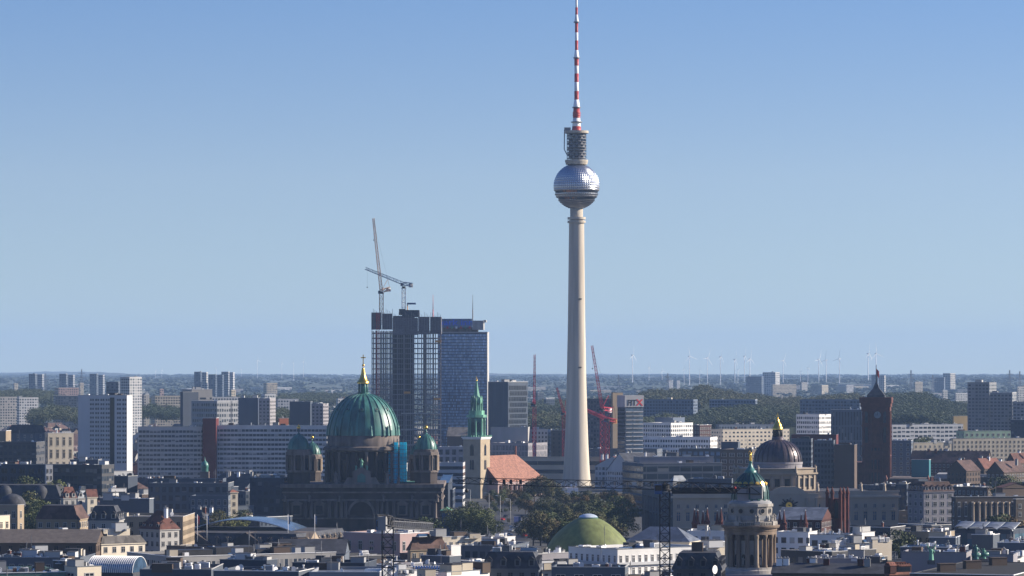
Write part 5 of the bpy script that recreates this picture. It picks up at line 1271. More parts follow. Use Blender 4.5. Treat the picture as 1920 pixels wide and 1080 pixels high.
N("row of small tan gabled houses right of the seamed brown roof", 183, 190, 272, 1020, 1225, 52, 'ivory', roof='hip', rm='gravel', rh=2.6, win='punch', bw=3, name="terrace_house", cat="houses")
N("flat roof full of white plant below the seamed brown roof", -20, 150, 178, 1046, 1105, 22, 'slate', n=26, d=26, kinds=('unit', 'unit', 'pipe', 'box', 'sky', 'chimney', 'dish'), win='punch', name="plant_roof_house")
N("white rooftop house with small windows at the lower left", 34, 38, 80, 1036, 1140, 58, 'snow', win='punch', bw=1.8, ww=.9, n=6, d=9, name="roof_storey")
N("long office with pale green copper eaves at the lower left corner", -60, -22, 123, 1075, 1010, 72, mat("green_fascia", (.09, .17, .14), .6, var=.3), fh=3.4, bw=3, n=12, kinds=('unit', 'sky', 'pipe', 'box', 'chimney', 'unit'), name="copper_eaved_office")
N("beige cube with three dark openings beside the glass barrel roof", 121, 145, 190, 1063, 1015, 48, 'ivory', win='punch', bw=4.0, ww=3.0, fh=4, wh=.7, n=6, name="beige_cube_house")
N("black flat roof left of the barrel roof", 100, 122, 146, 1052, 1060, 40, 'dark', win=None, n=6, name="roof_block")
br_ = thing("barrel_roof_hall", "hall with a glazed white ribbed barrel roof at the lower left", "hall", (PX(262, 1045), 1045, 0), R(76)); FOOT.append((PX(268, 1045), 1040, 1, 0, 30, 16))
zb = PZ(1072, 1045); bm = MB(); n_ = 16
MB().box(-6.4, 6.4, 0, 14, 0, zb).build('wall', slate, br_)
for j in range(22):
    for i in range(n_):
        a0, a1 = math.pi * i / n_, math.pi * (i + 1) / n_; y0, y1 = 14 * j / 22 + .1, 14 * (j + 1) / 22 - .1
        bm.face([(-6.3 * math.cos(a1), y0, zb + 4.4 * math.sin(a1)), (-6.3 * math.cos(a0), y0, zb + 4.4 * math.sin(a0)), (-6.3 * math.cos(a0), y1, zb + 4.4 * math.sin(a0)), (-6.3 * math.cos(a1), y1, zb + 4.4 * math.sin(a1))], 0, True)
bm.build('glass_vault', mat("vault_glass", (.20, .26, .34), .25, 0, var=.2), br_)
rb = MB()
for j in range(23):
    pts = [(-6.4 * math.cos(math.pi * i / n_), 14 * j / 22, zb + 4.5 * math.sin(math.pi * i / n_)) for i in range(n_ + 1)]
    for p, q in zip(pts, pts[1:]): rb.tube(p, q, .11, 4)
rb.build('vault_ribs', white_paint, br_)
MB().face([(-6.3 * math.cos(math.pi * i / n_), .05, zb + 4.4 * math.sin(math.pi * i / n_)) for i in range(n_ + 1)][::-1]).build('end_glazing', blue_glass, br_)
# baroque arsenal with the blue glass lens over its court
r_ = N("dark baroque palace with mansard roofs and rooftop trophies in front of the blue glass roof", 236, 560, 652, 1024, 1490, 14, 'dark', roof='mansard', rm='slate', rh=5.0, win='punch', bw=5, fh=8, d=64, name="arsenal", cat="palace", roofwin=14)
for k in range(16):
    x = -r_[1] + (k + .5) * r_[1] / 16
    figure(r_[0], (x, .2, r_[3]), 3.6, stone_weather if k % 3 else stone_tan, 'trophy')
for k in range(9): figure(r_[0], (.2, (k + .5) * r_[2] / 9, r_[3]), 3.8, stone_tan, 'trophy')
for f_ in (.30, .60):
    MB().extrude_y([(-9, 0), (9, 0), (0, 5.5)], -1, 12).build('pediment', stone_dark, r_[0], (-r_[1] * f_, -.4, r_[3]))
MB().extrude_y([(-9, 0), (9, 0), (0, 5.5)], -1.2, 8).build('pediment', stone_tan, r_[0], (.4, 16, r_[3]), R(90))
gr_ = thing("glass_court_roof", "blue glass lens roof with a pale rim over the dark baroque palace", "glass roof", (PX(455, 1530), 1530, 0), -R(8))
L_ = 200 / F * 1530 / 2; n_ = 28; gv, gi = MB(), MB()
zb, zt = PZ(993, 1530), PZ(971.5, 1530)
arc = [(-L_ + 2 * L_ * i / n_, zb + (zt - zb) * (1 - ((i - n_ / 2) / (n_ / 2)) ** 2)) for i in range(n_ + 1)]
for i in range(n_):
    for j in range(8):
        y0, y1 = -6 + 4.5 * j, -6 + 4.5 * (j + 1)
        gv.face([(arc[i][0], y0, arc[i][1] - .03 * (4 - j) ** 2), (arc[i + 1][0], y0, arc[i + 1][1] - .03 * (4 - j) ** 2), (arc[i + 1][0], y1, arc[i + 1][1] - .03 * (3 - j) ** 2), (arc[i][0], y1, arc[i][1] - .03 * (3 - j) ** 2)], 0, True)
    gi.tube((arc[i][0], -6.1, arc[i][1] - .45), (arc[i + 1][0], -6.1, arc[i + 1][1] - .45), .22, 5)
gv.build('glass_skin', mat("court_glass", (.085, .125, .18), .2, 0, var=.25, spec=.45), gr_); gi.build('rim', pale_conc, gr_)
MB().box(-L_ + 1, L_ - 1, -5.5, 29, 10, zb).build('court_wall', slate, gr_)
for px in (370, 318, 388, 540, 590): 
    t_ = thing("flagpole", "white flagpole on the dark baroque palace roof, at pixel column of its own", "flagpole", (PX(px, 1500), 1500, PZ(998, 1500)))
    t_["label"] = {318: "leftmost white flagpole left of the blue glass roof", 370: "flagpole before the left end of the blue glass roof", 388: "flagpole on the dark pediment before the blue glass roof", 540: "flagpole with dark flag at the right end of the blue glass roof", 590: "tall white flagpole between the roof statues and lilac palace"}[px]
    t_["group"] = "flagpoles on the baroque palace"
    MB().tube((0, 0, -4), (0, 0, 7.5), .12, 6).build('pole', white_paint, t_)
    MB().face([(0.1, 0, 7.2), (.9, .2, 6.6), (.8, .1, 3.2), (.1, 0, 3.6)]).build('flag', red_paint if px in (318, 370) else crane_blue, t_)
N("long flat office with a pale fascia rising to the right, left of the lilac palace", 238, 321, 571, 1044, 1120, 60, 'pale', fh=4.2, wh=.72, bw=1.6, gap=.3, n=22, light=.3, d=58, name="fascia_office", kinds=('box', 'unit', 'pipe', 'mast', 'sky', 'box'))
r_ = RN[-1]
for k, (f_, y_) in enumerate(((.25, 10), (.55, 30))): MB().box(-3, 3, -7, 7, 0, 2.6).build('roof_room', dark_steel, r_[0], (-r_[1] * f_, y_, r_[3] - .9))
N("big slate gable roof left of the lilac palace", 522, 646, 652, 1038, 1215, 14, 'slate', roof='gable', rm='slate', rh=4.5, win=None, d=22, name="slate_roof_hall", cat="hall")
r_ = N("lilac stone palace with pediments behind the foreshortened crane jib", 644, 750, 822, 1001, 1290, 34, 'pink', win='punch', bw=4.6, ww=1.6, fh=6.5, wh=.5, n=14, name="lilac_palace", cat="palace", glassc=(.03, .03, .04))
for k in range(3): MB().extrude_y([(-1.6, 0), (1.6, 0), (0, 1.1)], -.4, 0).build('window_pediment', wallm('pink'), r_[0], (-r_[1] * (.2 + .3 * k), 0, r_[3] - 5))
N("long cream gallery with an attic row of windows right of the lilac palace", 824, 829, 909, 1007, 1385, 58, 'ivory', win='punch', bw=2.6, ww=1.2, fh=3.6, n=10, name="cream_gallery", cat="building")
N("brown mansard house with a sunlit gable below the lilac palace", 764, 770, 838, 1031, 1165, 56, 'tan', roof='mansard', rm='brown', rh=4.2, win='punch', name="mansard_house", cat="house", n=2)
N("grey cube with a sunlit cream end below the white roof box", 790, 843, 864, 1043, 1130, 34, 'slate', win=None, n=5, name="roof_block")
N("white roof box left of the long grey roofs", 834, 846, 864, 1023, 1180, 46, 'snow', win=None, name="roof_storey")
N("dark blue sheds roof at the lower centre left", 412, 500, 520, 1051, 1070, 20, 'navy', win=None, n=10, name="roof_block")
N("long dark blue flat block left of the near crane mast", 548, 684, 706, 1056, 1060, 22, 'navy', win=None, n=12, d=20, name="roof_block")
N("dark flat roof with white plant at the bottom left of centre", 400, 560, 600, 1072, 985, 16, 'slate', n=16, d=24, kinds=('unit', 'dish', 'pipe', 'sky'), win=None, name="plant_roof_house")
N("wide pale grey roof at the bottom left of the near crane mast", 580, 712, 726, 1073, 975, 12, 'grey', rm='zinc', n=5, win=None, d=30, name="roof_block")
N("low grey roofs with boxes right of the barrel roof", 262, 396, 410, 1068, 1010, 12, 'slate', n=18, d=30, win=None, name="plant_roof_house", kinds=('unit', 'unit', 'box', 'pipe'))
r_ = N("dark brick block with a blue row of solar panels", 772, 880, 886, 1069, 1050, 10, 'brick', n=0, win='punch', d=14, name="solar_roof_house")
for k in range(22): MB().face([(-.28, -.7, 0), (.28, -.7, 0), (.28, .7, 1.5), (-.28, .7, 1.5)]).build('solar_panel', mat("solar_blue", (.06, .13, .30), .15, 0, var=.1, spec=.8), r_[0], (-r_[1] * (k + .5) / 22, 2, r_[3] - .4))
N("white lit house with three dark windows at the bottom beside the near crane mast", 726, 734, 789, 1071, 985, 54, 'snow', win='punch', bw=2.6, ww=1.5, n=8, name="white_house", cat="house")
N("orange lit roof piece at the bottom below the solar panels", 786, 789, 812, 1077, 975, 60, 'orange', win='punch', n=3, name="corner_house", cat="house")
N("white flat terrace roof with plant at the bottom centre", 812, 838, 918, 1073, 980, 40, 'snow', rm='white', n=10, win=None, name="terrace_house", cat="house")
N("long grey roofs with plant above the dark lilac wall", 864, 956, 992, 1024, 1205, 22, 'slate', n=24, fh=3.8, d=30, rm='zinc', name="plant_roof_house")
N("small white roof storey right of the cream gallery", 910, 945, 966, 1007, 1320, 36, 'snow', win='punch', n=6, name="roof_storey")
N("cream penthouse with big windows and a dark lilac flank", 924, 1007, 1081, 1039, 1130, 46, 'lilac', win='punch', bw=3.6, ww=2.4, fh=3.6, wh=.62, n=20, rm='white', name="penthouse", cat="house")
N("cream terrace wall below the cream penthouse", 1008, 1013, 1097, 1063, 1055, 52, 'ivory', win='punch', bw=4, n=10, kinds=('box', 'chimney', 'unit'), name="terrace_house", cat="house")
N("slate mansard with dark dormers at the bottom centre", 904, 1010, 1016, 1066, 1000, 10, 'slate', roof='mansard', rm='slate', rh=4.5, win='punch', n=6, d=18, name="mansard_house", cat="house", roofwin=4)
N("blue slate flat block at the bottom below the white terrace building", 1034, 1172, 1178, 1064, 1000, 6, 'slate', win='punch', bw=4, ww=2.4, n=6, d=16, name="roof_block")
# big white terraced building
r_ = N("big white terraced building with planted roof right of the low green dome", 1066, 1158, 1322, 1030, 1095, 52, 'snow', win='punch', bw=2.4, ww=1.0, fh=3.7, wh=.62, n=12, rm='zinc', name="terraced_house", cat="building")
for k in range(1, 5):
    z = r_[3] - .4 - 3.7 * k; o = .75 * k
    MB().box(-r_[1], o, -o, 0, z - .9, z, 0, True).box(0, o, 0, r_[2] + o, z - .9, z, 0, True).build('terrace_ledge', wallm('white'), r_[0])
N("zinc sloping roof behind the white terraced building", 1176, 1292, 1312, 1016, 1150, 20, 'ivory', roof='hip', rm='zinc', rh=4.5, win='punch', name="zinc_roof_house", cat="house")
N("white modern penthouse with a window strip left of the columned tower", 1288, 1372, 1380, 996, 1250, 9, 'snow', fh=3.6, bw=4, gap=.3, n=8, d=20, name="penthouse", cat="house")
N("cream wall over a slate roof left of the columned tower", 1318, 1321, 1362, 1022, 1150, 56, 'ivory', win=None, n=5, name="cream_hall", cat="hall")
N("dark slate mansard with satellite dishes left of the columned tower foot", 1262, 1352, 1360, 1067, 985, 8, 'dark', roof='mansard', rm='slate', rh=4.4, win='punch', d=18, name="mansard_house", cat="house", roofwin=4, n=3)
N("white penthouse strip right of the columned tower", 1452, 1516, 1532, 998, 1240, 20, 'snow', fh=3.6, n=8, bw=3, gap=.4, name="penthouse", cat="house")
N("white penthouse strip with dark windows below the red brick church", 1518, 1590, 1602, 1003, 1215, 14, 'snow', fh=3.6, n=10, bw=3.4, gap=.4, name="penthouse", cat="house")
N("bright white stepped house below the palace front", 1560, 1566, 1644, 1014, 1180, 56, 'snow', win=None, n=10, name="white_house", cat="house")
N("white cube above the stepped white house", 1598, 1616, 1640, 998, 1225, 46, 'snow', win='punch', bw=4, n=4, name="white_cube", cat="house")
N("pale lit wall right of the stepped white house", 1630, 1636, 1672, 1012, 1170, 60, 'ivory', win=None, n=4, name="cream_hall", cat="hall")
N("dark teal block under a white roof edge right of the columned tower", 1464, 1560, 1640, 1035, 1110, 36, 'dark', fh=4, n=20, rm='zinc', d=24, name="plant_roof_house")
N("blank lilac metal wall below the dark teal block", 1522, 1628, 1634, 1048, 1060, 8, 'lilac', win=None, n=6, d=18, name="roof_block")
N("black cube with a bright ochre end wall", 1626, 1650, 1664, 1044, 1050, 36, 'dark', win=None, n=2, name="stair_block")
N("long brown-black gable roof at the bottom right of the columned tower", 1448, 1660, 1666, 1076, 965, 5, 'brown', roof='gable', rm='slate', rh=2.4, win='punch', d=14, name="long_roof_house", cat="house", n=5)
N("salmon tiled mansard with dark dormers at the bottom right", 1664, 1668, 1706, 1078, 955, 60, 'brick', roof='mansard', rm='salmon', rh=3.4, win='punch', name="mansard_house", cat="house", roofwin=2)
r_ = N("huge black flat roof with three skylights at the lower right corner", 1706, 1900, 1990, 1079, 925, 12, 'dark', win=None, par=.25, d=66, rm=mat("black_roof", (.017, .016, .015), .9, var=.3), name="theatre", cat="theatre")
for px, D in ((1758, 945), (1792, 960), (1824, 978)):
    v = Vector((PX(px, D) - r_[0].location.x, D - r_[0].location.y)); c_, s__ = math.cos(R(12)), math.sin(R(12))
    MB().box(-2.6, 2.0, -1.0, 1.0, 0, 2.0).box(-2.7, 2.1, -1.1, 1.1, 2.0, 2.2).build('skylight', [wallm('brown')], r_[0], (v.x * c_ - v.y * s__, v.x * s__ + v.y * c_, r_[3] - .2), R(40))
for px, D, h_, lb in ((1746, 990, 3.8, "green bronze winged figure with raised arms on the black roof"), (1830, 995, 4.2, "dark bronze figure group on the black roof, left of the white mast"), (1845, 998, 3.0, "pale green bronze lion beside the dark figure group")):
    t_ = thing("roof_statue", lb, "statue", (PX(px, D), D, r_[3] - .3), 0, "bronze statues on the theatre roof")
    figure(t_, (0, 0, .8), h_, copper_pale if px != 1830 else copper, 'figure'); MB().box(-1.0, 1.0, -.8, .8, -.3, .9).build('plinth', stone_weather, t_)
    if px == 1746:
        for s_ in (-1, 1): MB().tube((s_ * .3, 0, 3.2), (s_ * 1.3, .1, 5.6), .3, 5, r2=.08).build('wing', copper_pale, t_)
    else:
        MB().tube((-1.2, 0, 1.8), (1.3, 0, 2.2), .7, 8, r2=.5).build('animal', copper, t_)
N("blank lilac wall behind the black roof", 1690, 1812, 1822, 1036, 1045, 6, 'lilac', win=None, n=10, d=16, name="roof_block")
N("second blank lilac wall behind the bronze statues", 1826, 1900, 1908, 1040, 1040, 6, 'lilac', win=None, n=6, d=16, name="roof_block")
N("slate roof with a row of tilted skylights at right", 1688, 1806, 1816, 1027, 1130, 8, 'slate', win=None, n=22, kinds=('sky', 'sky', 'unit', 'pipe'), d=20, name="plant_roof_house")
N("grey louvred box behind the skylight row", 1742, 1792, 1800, 1008, 1215, 14, 'slate', win=None, n=6, name="plant_block")
N("grey louvred box with a pale end left of the glass hall", 1822, 1862, 1874, 1003, 1230, 24, 'slate', win=None, n=6, name="plant_block")
N("grey roofs with white hatches right of the bronze statues", 1870, 1930, 1940, 1018, 1150, 12, 'slate', n=12, win=None, d=22, name="plant_roof_house")
N("white lit house at the lower right edge", 1896, 1902, 1932, 1038, 1075, 50, 'snow', win='punch', bw=2.6, n=3, name="white_house", cat="house")
N("gravel roofed block with lit eave left of the glass hall", 1690, 1760, 1790, 998, 1290, 28, 'tan', rm='gravel', n=12, win='punch', name="gravel_hall", cat="hall")
# red brick church front with pinnacles below the palace portal
D = 1420.0; S = F / D
t_ = thing("brick_church", "narrow red brick gothic church front with four pinnacles below the palace portal", "church", (PX(1580, D), D, 0), -R(28)); FOOT.append((PX(1580, D), D, math.cos(R(28)), math.sin(R(28)), 9, 30))
br2 = mat("church_brick", (.10, .030, .024), .9, var=.3, scale=.5)
h_ = PZ(935, D)
MB().box(-6.6, 0, 0, 6, 0, h_).build('front', br2, t_)
for x, y in ((-6.6, 0), (-4.4, -.2), (-.9, -.2), (0, 1.0), (.2, 4.5)):
    MB().prism([(x + .75 * math.cos(a), y + .75 * math.sin(a)) for a in (k * math.pi / 4 for k in range(8))], 0, PZ(926, D)).lathe([(.95, PZ(926, D)), (.95, PZ(924, D)), (.6, PZ(920, D)), (.15, PZ(913, D))], 8, (x, y)).build('pinnacle', br2, t_)
for z0, z1 in ((PZ(972, D), PZ(945, D)),): MB().extrude_y([(-3.4, z0), (-1.9, z0), (-1.9, z1), (-2.65, z1 + 1.4), (-3.4, z1)], -.15, 0).build('lancet', glass, t_)
N("sloping blue and pale tin roof left of the red brick church", 1456, 1540, 1562, 975, 1400, 22, 'brick', roof='gable', rm='zinc', rh=4.5, win='punch', d=24, name="church_hall", cat="hall")
for k, (px, yt) in enumerate(((1462, 958), (1470, 957), (1502, 965), (1510, 957), (1302, 955), (1308, 957), (1318, 959), (1326, 953), (1345, 958), (1352, 953))):
    D = 1385 if px > 1400 else 1330
    t_ = thing("brick_pinnacle", "", "pinnacle", (PX(px, D), D, 0), 0, "red brick pinnacles around the columned tower")
    t_["label"] = ("red brick pinnacle over the tin roof, %s from left" % ("first", "second", "third", "fourth")[k]) if k < 4 else "red brick pinnacle left of the green domed tower, %s from left" % ("first", "second", "third", "fourth", "fifth", "sixth")[k - 4]
    z = PZ(yt, D); MB().prism([(.9 * math.cos(a), .9 * math.sin(a)) for a in (q * math.pi / 4 for q in range(8))], 0, z - 5.5).build('shaft', br2, t_)
    MB().lathe([(1.15, z - 5.5), (1.15, z - 5), (.75, z - 4.4), (.1, z)], 8, smooth=False).build('spirelet', br2, t_); MB().ball((0, 0, z), .28, 6).build('knob', pale_conc, t_)
t_ = thing("satellite_dish", "large white satellite dish left of the columned tower foot", "satellite dish", (PX(1338, 975), 975, PZ(1078, 975)), R(48)); put('dish', unit('dish', [white_paint]), t_, (0, 0, 0), 0, (2.2, 2.2, 2.4)); MB().tube((0, 0, -3), (0, 0, .3), .12, 6).build('pole', grey_steel, t_)
# small green cupola by the red stair tower
D = 1950.0; S = F / D
t_ = thing("cupola_tower", "small dark tower with a green cupola in front of the red stair tower", "tower", (PX(384, D), D, 0))
MB().box(-8 / S, 8 / S, -2.2, 2.2, 0, PZ(884, D)).build('shaft', stone_weather, t_); MB().lathe([(r / S, PZ(y, D)) for r, y in ((6.5, 884), (6.5, 876), (7.2, 875), (6.8, 871), (5, 867), (2, 864.5), (.8, 862), (.5, 857))], 16).build('cupola', copper, t_)
FOOT.append((PX(392, D), D - 3, 1, 0, 6, 6))
# old copper roof and poster beside the cathedral
N("dark block with a pale green copper roof beside the cathedral", 826, 843, 848, 957, 1700, 14, 'dark', roof='hip', rm='copper', rh=1.4, win=None, d=10, name="pavilion", cat="pavilion")
t_ = thing("poster_wall", "blue poster wall beside the cathedral under the copper roof", "poster", (PX(838, 1690), 1690, 0)); MB().box(-2.4, 2.4, -.2, .2, 0, PZ(962, 1690)).build('panel', crane_blue, t_)
N("curved blue glass roof right of the right cathedral tower", 824, 840, 848, 905, 1845, 40, 'navy', roof='shed', rm=mat("curved_glass", (.09, .17, .28), .15, 0, spec=.8), rh=4, win=None, name="glass_block", d=10)

# ------------------------------------------------------------------ filler houses in the gaps between the named ones
ORD = ["first", "second", "third", "fourth", "fifth", "sixth", "seventh", "eighth", "ninth", "tenth", "eleventh", "twelfth", "thirteenth", "fourteenth", "fifteenth", "sixteenth", "seventeenth", "eighteenth", "nineteenth", "twentieth"] + ["%dth" % k if k % 10 not in (1, 2, 3) else "%d%s" % (k, ("st", "nd", "rd")[k % 10 - 1]) for k in range(21, 90)]
RN_NAME = {'felt': 'flat dark', 'gravel': 'gravel', 'slate': 'slate', 'red': 'red tiled', 'brown': 'brown tiled', 'zinc': 'zinc', 'salmon': 'pale red', 'white': 'white'}
def filler(where, x0, x1, D0, D1, n, hh, walls, roofs, name, cat, size=(14, 26), nclut=(2, 6), th=(14, 60), skip=(), win='band', terrain=False, big=False, **kw):
    rn = random.Random(where); out = []
    for _ in range(n * 30):
        if len(out) >= n: break
        D = rn.uniform(D0, D1); px = rn.uniform(x0, x1)
        if any(a < px < b for a, b in skip): continue
        t = R(rn.uniform(*th)); w_, d_ = rn.uniform(*size), rn.uniform(*size) * .8
        mx = PX(px, D); pts = [(mx + u * math.cos(t) + v * math.sin(t), D - u * math.sin(t) + v * math.cos(t)) for u in (-w_, -w_ / 2, 0) for v in (0, d_ / 2, d_)]
        if any(taken(x, y) for x, y in pts): continue
        FOOT.append((mx, D, math.cos(t), math.sin(t), w_, d_)); out.append((px, D, t, w_, d_))
    out.sort()
    for k, (px, D, t, w_, d_) in enumerate(out):
        FOOT.pop
        h = rn.uniform(*hh); rm = rn.choice(roofs); wl = rn.choice(walls); z0 = terr(D) - 1 if terrain else 0
        rt = rn.choice(('gable', 'gable', 'hip', 'mansard')) if rm in ('slate', 'red', 'brown', 'salmon') else 'flat'
        if win is None and rt != 'flat': rt = 'gable'
        lb = "%s house with %s roof, %s from left %s" % (wl, RN_NAME[rm], ORD[k], where)
        fx = len(FOOT)
        bld(name, lb, cat, px, px, px, HY + (CH - h - z0) * F / D, D, math.degrees(t), w=w_, d=d_, z0=z0, wall=wl, roof=rt, rm=rm, win=win if rn.random() < .8 or win is None else 'punch', n=rn.randint(*nclut), roofwin=rn.randint(0, 4) if rt != 'flat' and win else 0, group="houses " + where, ridge=rn.choice('xy'), **kw)
        del FOOT[fx:]
DARK = ['slate', 'dark', 'navy', 'brown', 'stone', 'lilac', 'slate', 'cream', 'dark', 'steelblue']
filler("among the nearest roofs", -40, 1960, 955, 1150, 54, (17.5, 21), DARK, ['felt', 'gravel', 'zinc', 'felt', 'felt'], "roof_house", "house", (14, 30), (5, 12), skip=((1350, 1462), (1700, 1960)))
filler("in the second belt of roofs", -40, 1960, 1150, 1420, 48, (12, 16), DARK, ['felt', 'gravel', 'zinc', 'felt', 'felt', 'gravel'], "courtyard_house", "house", (14, 30), (4, 9), skip=((1030, 1180), (860, 1000)))
filler("left of the cathedral", -40, 540, 1590, 2250, 42, (10, 15), DARK, ['felt', 'gravel', 'felt', 'slate', 'brown', 'zinc'], "side_street_house", "house", (14, 30), (2, 6))
filler("right of the palace", 1660, 1960, 1420, 2250, 22, (11, 16), DARK, ['felt', 'gravel', 'felt', 'zinc'], "side_street_house", "house", (14, 28), (2, 6))
filler("in the old town at left", -30, 345, 2250, 4300, 85, (11, 17), ['pale', 'brown', 'cream', 'pink', 'slate', 'white'], ['red', 'brown', 'red', 'slate', 'felt', 'zinc', 'brown'], "old_town_house", "house", (16, 34), (1, 2), win='band')
filler("between the towers in the middle", 345, 1030, 2350, 4200, 50, (11, 18), ['pale', 'lilac', 'cream', 'slate', 'white', 'brown'], ['felt', 'gravel', 'zinc', 'red', 'slate', 'felt'], "inner_city_house", "house", (18, 40), (1, 3), skip=((880, 1170),))
filler("below the wooded hill at right", 1090, 1960, 2300, 3300, 46, (9, 16), ['white', 'snow', 'ivory', 'pale', 'white'], ['felt', 'gravel', 'zinc', 'felt', 'slate', 'red'], "district_house", "house", (18, 44), (1, 4), skip=((1080, 1180),))
filler("on the far plain", -40, 1960, 5200, 10500, 66, (11, 19), ['white', 'pale', 'cream', 'lilac', 'white'], ['felt', 'gravel', 'zinc', 'white'], "plain_block", "apartments", (40, 110), (0, 0), terrain=True, th=(50, 75))

# ------------------------------------------------------------------ trees
def leaf_mat(name, cols):
    m, t, b = new_mat(name)
    gm = nd(t, "ShaderNodeNewGeometry"); oi = nd(t, "ShaderNodeObjectInfo")
    rp = nd(t, "ShaderNodeValToRGB"); el = rp.color_ramp.elements
    el[0].position, el[0].color = 0, c4(cols[0]); el[1].position, el[1].color = 1, c4(cols[-1])
    for i, c in enumerate(cols[1:-1]): e = el.new((i + 1) / (len(cols) - 1)); e.color = c4(c)
    tc = nd(t, "ShaderNodeTexCoord"); n1 = nd(t, "ShaderNodeTexNoise"); n1.inputs["Scale"].default_value = .02
    t.links.new(gm.outputs["Position"], n1.inputs["Vector"])
    f = math_node(t, 'ADD', math_node(t, 'MULTIPLY', gm.outputs["Random Per Island"], .38), math_node(t, 'MULTIPLY', math_node(t, 'ADD', oi.outputs["Random"], n1.outputs[0]), .48))
    t.links.new(math_node(t, 'SUBTRACT', f, .12), rp.inputs[0]); t.links.new(rp.outputs[0], b.inputs["Base Color"])
    b.inputs["Roughness"].default_value = .7; b.inputs["Specular IOR Level"].default_value = .2
    return m
leaf_park = leaf_mat("park_leaves", [(.02, .034, .012), (.034, .05, .017), (.055, .066, .022), (.085, .075, .026), (.075, .05, .024)])
leaf_olive = leaf_mat("olive_leaves", [(.042, .06, .016), (.07, .088, .024), (.10, .11, .032), (.14, .13, .04)])
leaf_brown = leaf_mat("autumn_leaves", [(.04, .035, .014), (.07, .052, .02), (.10, .068, .024), (.14, .085, .03)])
leaf_wood = leaf_mat("wood_leaves", [(.024, .042, .022), (.042, .062, .03), (.065, .078, .036), (.11, .095, .04)])
leaf_hazed = leaf_mat("hazed_leaves", [(.045, .065, .055), (.065, .085, .068), (.085, .095, .075)])  # distance haze painted into the leaves: lighter and bluer than the nearer woods
bark = mat("bark", (.06, .045, .035), .95)
def crown_arrays(seed, n, size, lobes=15, flat=.85):
    rs = np.random.RandomState(seed)
    c = rs.normal(size=(lobes, 3)); c /= np.linalg.norm(c, axis=1)[:, None]; c *= (rs.rand(lobes, 1) ** .5) * np.array([.36, .36, .34])
    c[:, 2] += .02; r = rs.uniform(.13, .23, lobes)
    k = rs.randint(0, lobes, n); d = rs.normal(size=(n, 3)); d[:, 2] += .25; d /= np.linalg.norm(d, axis=1)[:, None]
    p = c[k] + d * (r[k] * rs.uniform(.75, 1.06, n))[:, None]; p[:, 2] *= flat
    nn = d + rs.normal(size=(n, 3)) * .55; nn /= np.linalg.norm(nn, axis=1)[:, None]
    a = np.cross(nn, rs.normal(size=(n, 3))); a /= np.linalg.norm(a, axis=1)[:, None]; b = np.cross(nn, a)
    s_ = (size * rs.uniform(.6, 1.3, n))[:, None]
    return np.stack([p - a * s_, p + b * s_ * .6, p + a * s_, p - b * s_ * .6], 1)      # (n, 4, 3)
def quads_mesh(name, q, m):
    q = q.reshape(-1, 3); nq = len(q) // 4
    me = bpy.data.meshes.new(name)
    me.vertices.add(len(q)); me.vertices.foreach_set("co", q.astype(np.float32).ravel())
    me.loops.add(len(q)); me.loops.foreach_set("vertex_index", np.arange(len(q), dtype=np.int32))
    me.polygons.add(nq); me.polygons.foreach_set("loop_start", np.arange(0, len(q), 4, dtype=np.int32)); me.polygons.foreach_set("loop_total", np.full(nq, 4, np.int32))
    me.materials.append(m); me.update(); me.validate()
    return me
CROWN = [quads_mesh("crown_leaves", crown_arrays(k, 3600, .024) + np.array([0, 0, .62]), (leaf_park, leaf_olive, leaf_park, leaf_brown, leaf_olive, leaf_park)[k]) for k in range(6)]
TRK = []
for k in range(3):
    rk = random.Random(k); b = MB(); b.tube((0, 0, -.02), (0, 0, .4), .026, 7, r2=.018)
    for i in range(6):
        a = i * 1.05 + rk.random(); b.tube((0, 0, .25 + .03 * i), (.24 * math.cos(a), .24 * math.sin(a), .55 + .03 * i), .011, 5, r2=.004)
    TRK.append(b.mesh("trunk_shape", bark))
def tree(label, px, yt, D, group, wide=1.0, z0=0.0):
    k = rnd.randint(0, 5); h = PZ(yt, D) - z0
    t_ = thing("tree", label, "tree", (PX(px, D), D, z0), rnd.random() * 6, group)
    put('crown', CROWN[k], t_, None, None, (h * wide, h * wide, h)); put('trunk', TRK[k % 3], t_, None, None, (h, h, h))
PK = [(852, 955, 1690), (866, 949, 1660), (880, 946, 1680), (894, 948, 1655), (905, 957, 1670), (913, 968, 1650), (917, 925, 2140), (926, 916, 2190), (938, 919, 2120), (948, 912, 2230), (958, 921, 2150), (970, 914, 2210), (982, 921, 2110), (992, 909, 2200), (1002, 899, 2180), (1014, 894, 2160), (1026, 900, 2140), (1038, 908, 2170),
      (1050, 915, 2120), (1062, 922, 2060), (1076, 918, 2110), (1090, 924, 2040), (1104, 917, 2100), (1118, 922, 2050), (1132, 917, 2090), (1146, 921, 2030), (1158, 916, 2060), (1170, 919, 1980), (1000, 934, 1960), (1016, 938, 1900), (1030, 935, 1880), (1044, 941, 1820), (1058, 947, 1760), (1066, 950, 1740), (1080, 938, 1800), (1094, 942, 1770), (1110, 934, 1830), (1124, 939, 1790), (1138, 933, 1850), (1152, 937, 1780), (1164, 934, 1720), (1146, 950, 1700), (1130, 955, 1690), (1012, 952, 1720), (1026, 958, 1690), (985, 932, 2030), (972, 934, 2060), (955, 938, 2090), (925, 940, 2080), (938, 936, 2110)]
PK += [(1000 + 11.5 * i + (i * 37 % 7), 962 + (i * 29 % 9), 1600 + (i * 53 % 50)) for i in range(15)] + [(930 + 9 * i, 950 + (i * 5 % 7), 2020 + 11 * i) for i in range(7)]
PK.sort()
